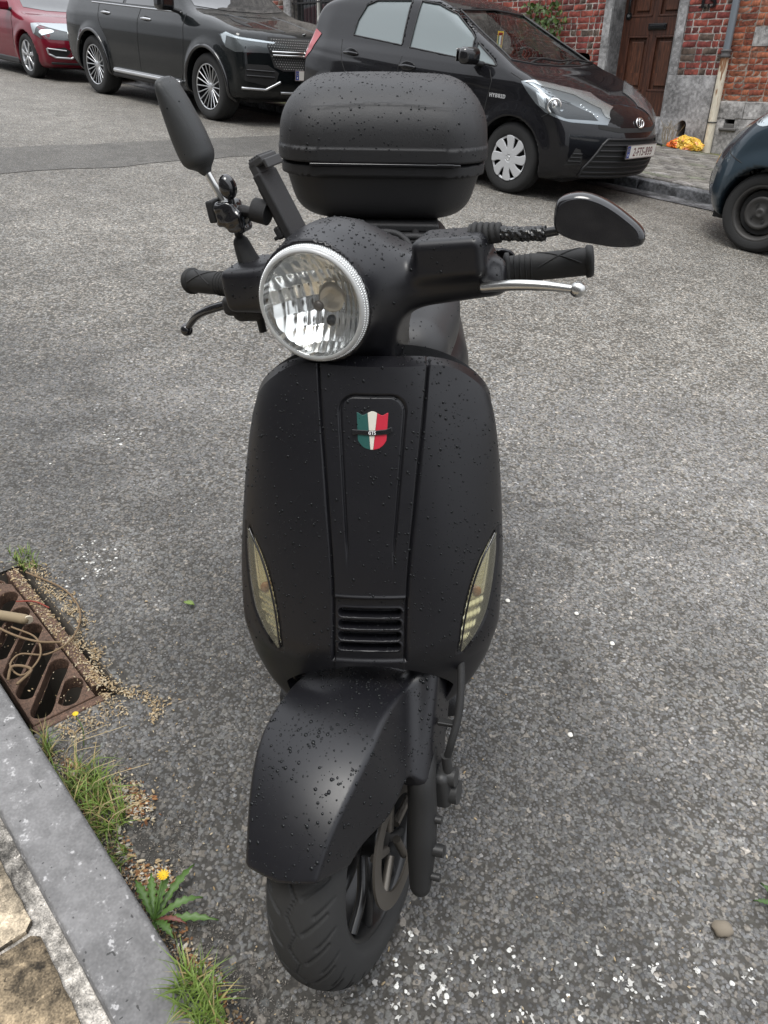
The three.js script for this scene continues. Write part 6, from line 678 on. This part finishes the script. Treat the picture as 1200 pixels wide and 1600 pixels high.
{ // climbing plant on the wall behind the hatchback
  const p = thing('climbing_plant', 'green climbing plant on the dark red brick wall', 'plant'); p.applyMatrix4(houseM); const r = mulberry(330), stems = [], M = [];
  for (let k = 0; k < 9; k++) { let x = -3.5 + 0.9 * r(), y = 0.1, pts = []; for (let i = 0; i < 9; i++) { pts.push([x, y, 0.03 + 0.05 * r()]); x += (r() - 0.45) * 0.2; y += 0.22; } stems.push(tube(pts, 0.006, 5, 24, false)); for (let j = 0; j < 110; j++) { const q = pts[1 + Math.floor(r() * 7)]; const m = new THREE.Matrix4().compose(V(q[0] + (r() - 0.5) * 0.26, q[1] + (r() - 0.5) * 0.28, 0.05 + r() * 0.14), new THREE.Quaternion().setFromEuler(new THREE.Euler(r() * 2 - 1, r() * 2 - 1, r() * 6)), V(1, 1, 1).multiplyScalar(0.022 + 0.03 * r())); M.push(m); } }
  part('stems', stems, std({ color: rgb(0.12, 0.09, 0.06), roughness: 0.9 }), p); const lg = new THREE.BufferGeometry(); lg.setAttribute('position', new THREE.Float32BufferAttribute([0, -1, 0, 0.55, 0, 0.18, 0, 1, 0, -0.55, 0, 0.18, 0, 0, -0.06], 3)); lg.setIndex([0, 1, 4, 1, 2, 4, 2, 3, 4, 3, 0, 4]); lg.computeVertexNormals();
  const im = new THREE.InstancedMesh(lg, leafMat([0.9, 0.9, 0.9]), M.length); M.forEach((m, i) => { im.setMatrixAt(i, m); const t = r(); im.setColorAt(i, rgb(0.05 + 0.05 * t, 0.10 + 0.07 * t, 0.025)); }); im.name = 'leaves'; im.userData.kind = 'stuff'; im.castShadow = true; p.add(im);
}
{ // the row of houses on the near side, behind the camera: mirrored in the paintwork and shading the pavement
  const h = thing('opposite_house', 'pale rendered house row with tall windows behind the near pavement', 'house'); const M = streetM(0.1, 0, -2.6);
  h.applyMatrix4(new THREE.Matrix4().makeBasis(su.clone().negate(), V(0, 1, 0), sn.clone()).setPosition(street(0, -4.4, 0.1)));
  part('wall', bx(40, 6.6, 0.5, 0, 3.3, -0.25), std({ color: rgb(0.34, 0.33, 0.31), map: stoneMap(341, 0.7, 0.4, 0.9), roughness: 0.9 }), h); part('cornice', bx(40, 0.3, 0.3, 0, 6.4, 0.14), std({ color: rgb(0.5, 0.5, 0.48), roughness: 0.8 }), h);
  for (let i = -9; i <= 9; i++) for (const y of [1.7, 4.8]) { part('window', bx(1.0, 1.9, 0.04, i * 2.05, y, 0.012), carGlass, h); part('window_frame', [bx(1.16, 0.08, 0.1, i * 2.05, y + 1.0, 0.04), bx(1.16, 0.08, 0.1, i * 2.05, y - 1.0, 0.04), bx(0.07, 1.9, 0.08, i * 2.05, y, 0.05)], wheelWhite, h); }
}

// ------------------------------------------------------------------ phone holder clamped to the mirror stem
{
  const h = thing('phone_holder', 'black phone holder clamped to the stem of the upright mirror', 'phone holder'); h.position.copy(scooter.position); h.rotation.copy(scooter.rotation);
  const lump = nets((x, y, z) => Math.min(smin(sdBox(x + 0.164, y - 1.124, z + 0.412, 0.016, 0.016, 0.018, 0.007), sdBox(x + 0.15, y - 1.112, z + 0.41, 0.013, 0.015, 0.016, 0.006), 0.008), 1) + 0.0016 * n3(x * 55, y * 55, z * 55), [-0.21, 1.08, -0.46], [-0.11, 1.17, -0.37], 0.0026, 1.6); part('clamp', st(lump), gloss, h);
  part('clamp_band', st([xf(new THREE.TorusGeometry(0.017, 0.004, 8, 24), [-0.166, 1.123, -0.416], [Math.PI / 2 - 0.3, 0.2, 0]), rbox(0.012, 0.03, 0.026, -0.186, 1.128, -0.412, 0.003)]), plastic, h);
  part('clamp_knob', st([xf(new THREE.SphereGeometry(0.0125, 16, 12), [-0.152, 1.158, -0.405], [0, 0, 0.1], [1, 1.35, 1]), xf(cyl(0.005, 0.005, 0.03, 10), [-0.153, 1.14, -0.407])]), gloss, h);
  part('ball_arm', st([taper([[-0.14, 1.125, -0.41], [-0.125, 1.122, -0.41], [-0.112, 1.12, -0.412]], [0.008, 0.0065, 0.009], 10, 10), xf(cyl(0.0165, 0.0165, 0.022, 18), [-0.112, 1.121, -0.412], [0, 0, 1.25])]), plastic, h);
  const T = (g) => st(g.scale(0.9, 0.9, 0.9).rotateZ(0.35).translate(-0.086, 1.126, -0.425));
  part('cradle', T(merge([rbox(0.016, 0.105, 0.056, 0, 0, 0, 0.004), rbox(0.012, 0.07, 0.03, -0.011, 0.002, 0, 0.004), rbox(0.012, 0.02, 0.03, -0.014, -0.035, 0.012, 0.004)])), plastic, h);
  part('upper_claw', T(merge([rbox(0.014, 0.02, 0.05, 0.0, 0.058, 0, 0.003), rbox(0.026, 0.012, 0.05, 0.008, 0.066, 0, 0.003), ...[0, 1, 2, 3].map((k) => rbox(0.003, 0.004, 0.048, 0.0 + k * 0.005, 0.0725, 0, 0.001)), rbox(0.006, 0.014, 0.05, 0.022, 0.058, 0, 0.002)])), std({ color: rgb(0.035, 0.035, 0.036), roughness: 0.6 }), h);
  part('lower_claw', T(merge([rbox(0.03, 0.012, 0.05, 0.01, -0.056, 0, 0.003), rbox(0.02, 0.006, 0.012, -0.016, -0.04, 0.02, 0.002)])), plastic, h);
}
// ------------------------------------------------------------------ street drain
{
  const gr = thing('drain_grate', 'rusty cast iron drain grate beside the near kerb', 'drain grate'); gr.applyMatrix4(new THREE.Matrix4().makeBasis(ku, V(0, 1, 0), kn.clone().negate()).setPosition(kerbAt(0, 0, 0)));
  const rust = (() => { const a = pnoise(60, 501), b = pnoise(160, 502), c = pnoise(14, 503); return std({ map: tex(512, 512, (u, v) => { const t = 0.5 * a(u, v) + 0.3 * b(u, v) + 0.3 * c(u, v), n = 0.85 + 0.3 * b(u, v); return [lerp(0.28, 0.44, t) * n, lerp(0.22, 0.34, t) * n, lerp(0.18, 0.28, t) * n]; }), roughness: 0.8, metalness: 0.15, bumpMap: blueStone.bumpMap, bumpScale: 0.002 }); })();
  const A0 = gratA0 + 0.01, A1 = gratA1 - 0.01, N0 = gratN0 + 0.004, N1 = 0.405, holes = []; // outline in (along, across)
  for (let k = -1; k < 8; k++) { const c = A1 - 0.02 - k * 0.078, pts = [[c - 0.005, N0 + 0.026], [c - 0.125, N1 - 0.022]], d = V(pts[1][0] - pts[0][0], pts[1][1] - pts[0][1], 0).normalize(), w = 0.0225, o = []; let p0 = pts[0], p1 = pts[1]; const cl = (p, lim, sgn) => p; let q0 = [...p0], q1 = [...p1]; const hiA = A1 - 0.03, loA = A0 + 0.03; const at = (t) => [lerp(p0[0], p1[0], t), lerp(p0[1], p1[1], t)]; let t0 = 0, t1 = 1; if (p0[0] > hiA) t0 = (p0[0] - hiA) / (p0[0] - p1[0]); if (p1[0] < loA) t1 = (p0[0] - loA) / (p0[0] - p1[0]); if (t1 - t0 < 0.2) continue; q0 = at(t0); q1 = at(t1); const an = Math.atan2(d.y, d.x); for (let i = 0; i <= 8; i++) { const a = an - Math.PI / 2 + i / 8 * Math.PI; o.push([q1[0] + w * Math.cos(a) - 0.006 * d.x, q1[1] + w * Math.sin(a) - 0.006 * d.y]); } for (let i = 0; i <= 8; i++) { const a = an + Math.PI / 2 + i / 8 * Math.PI; o.push([q0[0] + w * Math.cos(a), q0[1] + w * Math.sin(a)]); } holes.push(o); }
  const plateG = flat([[A0, N0], [A1, N0], [A1, N1], [A0 + 0.05, N1], [A0, N1 - 0.05]], 0.034, 0.003, holes).rotateX(-Math.PI / 2).translate(0, -0.03, 0); uvWorld(plateG, 3); part('grate_plate', plateG, rust, gr);
  part('frame_side', uvWorld(rbox(A1 - A0 - 0.02, 0.04, 0.03, (A0 + A1) / 2 - 0.02, -0.016, -(N1 + 0.02), 0.004), 3), rust, gr); part('frame_end', uvWorld(rbox(0.022, 0.045, N1 - N0 + 0.03, A1 + 0.012, -0.02, -(N0 + N1) / 2 - 0.012, 0.004), 3), rust, gr);
  const W = std({ color: rgb(0.17, 0.15, 0.125), roughness: 0.95 }), ca = (gratA0 + gratA1) / 2, cn = (gratN0 + gratN1) / 2, la = gratA1 - gratA0 + 0.04, ln = gratN1 - gratN0 + 0.03; part('well', [bx(la + 0.1, 0.04, ln + 0.1, ca, -1.0, -cn), bx(0.03, 1.0, ln + 0.1, ca - la / 2 - 0.012, -0.51, -cn), bx(0.03, 1.0, ln + 0.1, ca + la / 2 + 0.012, -0.51, -cn), bx(la, 1.0, 0.03, ca, -0.51, -cn - ln / 2 - 0.012), bx(la, 1.0, 0.03, ca, -0.51, -cn + ln / 2 + 0.012)], W, gr);
}
const K3 = (a, n, y) => kerbAt(a, n, y).toArray();
const twine = std({ color: rgb(0.19, 0.13, 0.075), roughness: 0.9 });
{ // twine, twigs and a cut stick on the grate
  const tw = merge([tube([K3(-1.80, 0.45, 0.01), K3(-1.66, 0.50, 0.012), K3(-1.55, 0.49, 0.014), K3(-1.47, 0.43, 0.016), K3(-1.46, 0.37, 0.014), K3(-1.50, 0.32, 0.012), K3(-1.47, 0.29, 0.016), K3(-1.42, 0.30, 0.02), K3(-1.45, 0.35, 0.022), K3(-1.52, 0.37, 0.02), K3(-1.6, 0.34, 0.016)], 0.0024, 6, 90), tube([K3(-1.66, 0.30, 0.014), K3(-1.56, 0.335, 0.02), K3(-1.5, 0.37, 0.024), K3(-1.47, 0.41, 0.022)], 0.003, 6, 30), tube([K3(-1.43, 0.27, 0.015), K3(-1.45, 0.29, 0.03), K3(-1.42, 0.32, 0.026), K3(-1.40, 0.28, 0.02)], 0.0036, 6, 30)]);
  tag(part('twine', tw, twine), 'frayed tan twine tangled across the drain grate', 'twine');
  const stk = thing('cut_stick', 'short cut wooden stick lying on the drain grate', 'stick'); part('stick_wood', taper([K3(-1.72, 0.28, 0.02), K3(-1.655, 0.33, 0.022), K3(-1.60, 0.372, 0.024)], [0.012, 0.0125, 0.013], 12, 20), std({ color: rgb(0.27, 0.21, 0.13), roughness: 0.85 }), stk); part('stick_end', xf(cyl(0.0115, 0.0115, 0.004, 14), K3(-1.592, 0.379, 0.024), [Math.PI / 2, 0.62, 0], 1, 'YXZ'), std({ color: rgb(0.62, 0.55, 0.42), roughness: 0.8 }), stk);
  tag(part('red_twig', tube([K3(-1.62, 0.44, 0.012), K3(-1.66, 0.42, 0.016), K3(-1.69, 0.385, 0.014)], 0.0019, 6, 16), std({ color: rgb(0.26, 0.05, 0.03), roughness: 0.7 })), 'thin red twig at the edge of the drain grate', 'twig');
}
{ // dry seeds, husks and grit swept into the gutter
  const r = mulberry(601), M = [], C = [], q = new THREE.Quaternion(), pal = [[0.55, 0.42, 0.25], [0.45, 0.32, 0.17], [0.62, 0.52, 0.36], [0.34, 0.17, 0.07], [0.28, 0.12, 0.05], [0.6, 0.56, 0.48]];
  const add = (n, fn, warm, Rm = 1) => { for (let i = 0; i < n; i++) { const [a, b] = fn(), p = kerbAt(a, b, 0.003 + 0.004 * r()), L = (0.0012 + 0.0028 * r() * r()) * Rm; q.setFromEuler(new THREE.Euler((r() - 0.5) * 1.2, r() * 6.3, (r() - 0.5) * 1.2)); M.push(new THREE.Matrix4().compose(p, q.clone(), V(L * (1 + r()), L * 0.45, L * 0.7))); const c = pal[Math.floor(r() * (warm ? 6 : 3)) ], k = 0.45 + 0.5 * r(); C.push(c.map((v) => v * k)); } };
  const gauss = () => (r() + r() + r() - 1.5) / 1.5;
  add(1500, () => { const a = -1.85 + 0.72 * r(); return [a, 0.455 + 0.05 * Math.abs(gauss()) + 0.035 * n2(a * 6, 1) + (r() < 0.3 ? 0.06 * gauss() : 0)]; }, false);
  add(330, () => [-1.22 + 0.06 * gauss(), 0.30 + 0.14 * r()], false); add(700, () => [-1.84 + 0.6 * r(), 0.41 + 0.03 * r()], false);
  add(1500, () => { const a = -1.18 + 1.0 * r(), w = 0.05 + 0.05 * Math.max(0, n2(a * 5, 3)); return [a, KERB + 0.012 + w * Math.abs(gauss())]; }, true); add(420, () => [-0.98 + 0.1 * gauss(), KERB + 0.1 + 0.05 * gauss()], true, 1.3); add(300, () => [-0.80 + 0.05 * gauss(), KERB + 0.06 + 0.04 * gauss()], true, 1.3); add(900, () => [-1.9 + 2.2 * r(), KERB + 0.05 + 1.2 * r() * r()], false, 0.8); add(500, () => [-1.15 + 0.95 * r(), KERB + 0.03 + 0.03 * r()], true, 1.7);
  for (const c of pal) c[2] *= 0.9; { const keep = pal.slice(); pal.length = 0; pal.push([0.16, 0.14, 0.12], [0.22, 0.2, 0.17], [0.3, 0.28, 0.25]); add(9000, () => { const a = -1.2 + 1.1 * r(); return [a, KERB + 0.01 + 0.19 * r() * (0.6 + 0.5 * n2(a * 7, 4))]; }, false, 0.5); pal.length = 0; pal.push(...keep); } // silt and fine grit
  const g = new THREE.IcosahedronGeometry(1, 0), im = new THREE.InstancedMesh(g, std({ color: 0xffffff, roughness: 0.9 }), M.length); M.forEach((m, i) => { im.setMatrixAt(i, m); im.setColorAt(i, rgb(...C[i])); }); im.name = 'dry_litter'; im.castShadow = im.receiveShadow = true; scene.add(im); tag(im, 'dry tan seeds and husks along the gutter and the drain', null, null, 'stuff');
}
function blade(p, dir, L, w, bend, r) { // a folded, curving grass blade
  const n = 6, P = [], I = []; const side = V(-dir.z, 0, dir.x); for (let i = 0; i <= n; i++) { const t = i / n, c = p.clone().addScaledVector(dir, L * bend * t * t).add(V(0, L * (t - 0.45 * bend * t * t), 0)), h = w * (1 - t ** 1.8) * (0.6 + 0.8 * t * (1 - t) * 2); P.push(...c.clone().addScaledVector(side, h).toArray(), ...c.clone().add(V(0, -h * 0.35, 0)).toArray(), ...c.clone().addScaledVector(side, -h).toArray()); if (i < n) { const k = i * 3; I.push(k, k + 1, k + 4, k, k + 4, k + 3, k + 1, k + 2, k + 5, k + 1, k + 5, k + 4); } }
  const g = new THREE.BufferGeometry(); g.setAttribute('position', new THREE.Float32BufferAttribute(P, 3)); g.setIndex(I); g.computeVertexNormals(); return g; }
const tint = (g, c) => { const n = g.attributes.position.count, C = new Float32Array(n * 3); for (let i = 0; i < n; i++) C.set(c, i * 3); g.setAttribute('color', new THREE.BufferAttribute(C, 3)); return g; };
const grassMat = phy({ color: 0xffffff, vertexColors: true, roughness: 0.6, transmission: 0.2, thickness: 0, side: THREE.DoubleSide });
function tuft(a, n, y, count, L, spread, seed, label, dry = 0.2, lean = [0, 0]) { const r = mulberry(seed), l = []; for (let i = 0; i < count; i++) { const t = r() * 6.283, d = V(Math.cos(t) + lean[0], 0, Math.sin(t) + lean[1]).normalize(), p = kerbAt(a + spread * (r() - 0.5) * 2, n + spread * 0.5 * (r() - 0.5) * 2, y), k = r() < dry, b = 0.7 + 0.6 * r(); l.push(tint(blade(p, d, L * (0.45 + 0.75 * r()), 0.0011 + 0.0013 * r(), 0.25 + 0.75 * r(), r), k ? [0.38 * b, 0.30 * b, 0.13 * b] : [0.16 * b, 0.24 * b, 0.04 * b])); } tag(part('grass_tuft', l, grassMat), label, 'grass'); }
tuft(-1.02, KERB + 0.03, 0, 330, 0.085, 0.09, 701, 'large green grass tuft with dry stems between kerb and road', 0.22);
tuft(-1.19, KERB + 0.018, 0, 60, 0.075, 0.03, 702, 'small thin grass tuft at the end of the drain grate', 0.35);
tuft(-0.535, KERB - 0.006, 0.085, 230, 0.07, 0.045, 703, 'bright yellow-green grass tuft growing over the kerb edge', 0.15);
tuft(-0.91, KERB + 0.02, 0, 60, 0.05, 0.05, 704, 'low dark green weed between grass tuft and dandelion', 0.05);
tuft(-1.86, 0.47, 0, 90, 0.035, 0.05, 705, 'short green grass at the far end of the drain grate', 0.1);
function leafBlade(p, dir, L, w, lift, seed) { const r = mulberry(seed), n = 14, P = [], I = [], side = V(-dir.z, 0, dir.x); for (let i = 0; i <= n; i++) { const t = i / n, tooth = 0.52 + 0.5 * (i % 2) + 0.12 * r(), h = w * (0.18 + 0.95 * Math.sin(Math.min(1, t * 1.12) * Math.PI) ** 0.8 * (0.35 + 0.75 * t)) * tooth * (t > 0.97 ? 0.15 : 1), c = p.clone().addScaledVector(dir, L * t).add(V(0, lift * Math.sin(t * 2.4), 0)); P.push(...c.clone().addScaledVector(side, h).add(V(0, 0.004 + h * 0.25, 0)).toArray(), ...c.toArray(), ...c.clone().addScaledVector(side, -h).add(V(0, 0.004 + h * 0.25, 0)).toArray()); if (i < n) { const k = i * 3; I.push(k, k + 1, k + 4, k, k + 4, k + 3, k + 1, k + 2, k + 5, k + 1, k + 5, k + 4); } } const g = new THREE.BufferGeometry(); g.setAttribute('position', new THREE.Float32BufferAttribute(P, 3)); g.setIndex(I); g.computeVertexNormals(); return g; }
{ // dandelion rosette with one open flower
  const d = thing('dandelion', 'dandelion rosette with a yellow flower growing at the kerb foot', 'dandelion'), c = kerbAt(-0.735, KERB + 0.018, 0.004), green = phy({ color: rgb(0.085, 0.165, 0.032), roughness: 0.5, transmission: 0.15, thickness: 0 }), red = phy({ color: rgb(0.16, 0.06, 0.045), roughness: 0.55 });
  const dirs = [[-0.35, -1, 0.085, 0], [0.45, -1, 0.11, 0], [1, -0.5, 0.085, 0], [1, -0.05, 0.11, 0], [0.9, 0.12, 0.06, 1], [0.75, 0.6, 0.06, 0], [0.3, 0.9, 0.06, 0], [-0.7, -0.85, 0.08, 0], [0.1, -0.8, 0.07, 0]]; dirs.forEach(([x, z, L, rd], i) => part('leaf', leafBlade(c, V(x, 0, z).normalize(), L, rd ? 0.006 : 0.0095, 0.016 + 0.006 * (i % 3), 800 + i), rd ? red : green, d));
  const fp = c.clone().add(V(0.004, 0.05, -0.055)); part('stalk', tube([c.toArray(), c.clone().add(V(0.002, 0.035, -0.03)).toArray(), fp.toArray()], 0.0016, 6, 14), green, d); const pet = []; for (let k = 0; k < 36; k++) { const a = k / 36 * 6.283 * 3.1, L = 0.0055 + 0.006 * (k / 36); pet.push(xf(bx(0.0022, 0.0006, L, 0, 0, L / 2), fp.toArray(), [-0.35 + 0.7 * (1 - k / 36), a, 0], 1, 'YXZ')); } part('flower', pet, std({ color: rgb(0.72, 0.46, 0.01), roughness: 0.6 }), d);
}
{ const f = thing('hawkbit_flower', 'small yellow flower on a thin stalk beside the drain grate', 'flower'), c = kerbAt(-1.165, KERB + 0.085, 0), top = c.clone().add(V(-0.02, 0.06, -0.03)); part('stalk', tube([c.toArray(), c.clone().add(V(0, 0.04, -0.01)).toArray(), top.toArray()], 0.0012, 5, 12), grassMat.clone(), f).material.color.setRGB(0.1, 0.16, 0.03); f.children[0].material.vertexColors = false; part('petals', [...Array(16).keys()].map((k) => xf(bx(0.0018, 0.0008, 0.007, 0, 0, 0.0035), top.toArray(), [-0.5, k / 16 * 6.283, 0], 1, 'YXZ')), std({ color: rgb(0.7, 0.5, 0.02), roughness: 0.6 }), f);
  const st2 = []; const r = mulberry(905); for (let k = 0; k < 9; k++) { const a = -1.14 + 0.24 * r(), p = kerbAt(a, KERB + 0.02 + 0.03 * r(), 0); st2.push(tube([p.toArray(), p.clone().add(V(0.03 * r(), 0.05 + 0.03 * r(), -0.02 * r())).toArray(), p.clone().add(V(0.05 + 0.07 * r(), 0.08 + 0.05 * r(), -0.05 * r())).toArray()], 0.0007, 4, 8, false)); } tag(part('dry_stalks', st2, std({ color: rgb(0.48, 0.38, 0.22), roughness: 0.9 })), 'dry straw stalks leaning out from the kerb edge', 'weed'); }
{ // small finds on the road
  tag(part('loose_stone', rough(new THREE.IcosahedronGeometry(0.017, 2), 0.003, 60).scale(1.1, 0.7, 0.9).translate(0.665, 0.008, -0.777), std({ color: rgb(0.2, 0.17, 0.13), roughness: 0.85 })), 'brown loose stone lying on the open asphalt', 'stone');
  const w = thing('road_weed', 'small green weed sprouting from the asphalt away from the kerb', 'weed'); for (let k = 0; k < 9; k++) { const a = k * 2.4; part('leaf', leafBlade(V(0.79, 0.002, -0.865 + 0.04 * (k % 3)), V(Math.cos(a), 0, Math.sin(a)).normalize(), 0.04 + 0.012 * (k % 3), 0.007, 0.01, 900 + k), grassMat.clone(), w).material = leafMat([0.06, 0.13, 0.025]); }
  const l = part('fallen_leaf', leafBlade(V(-0.5, 0.008, -1.53), V(1, 0, 0.3).normalize(), 0.032, 0.011, 0.003, 931), leafMat([0.22, 0.32, 0.07])); tag(l, 'small pale green leaf fallen on the asphalt', 'leaf');
  const r = mulberry(940); [[0.545, -1.63], [0.30, -1.55], [0.62, -1.52], [0.46, -1.2], [0.36, -1.66]].forEach(([x, z], i) => tag(part('white_chip', rough(new THREE.IcosahedronGeometry(0.006 + 0.003 * r(), 1), 0.001, 200).scale(1, 0.5, 1.2).translate(x, 0.004, z), std({ color: rgb(0.7, 0.68, 0.62), roughness: 0.8 })), 'small white stone chip lying on the asphalt', 'stone', 'white chips scattered on the asphalt'));
}

console.log('render');
renderer.render(scene, camera);
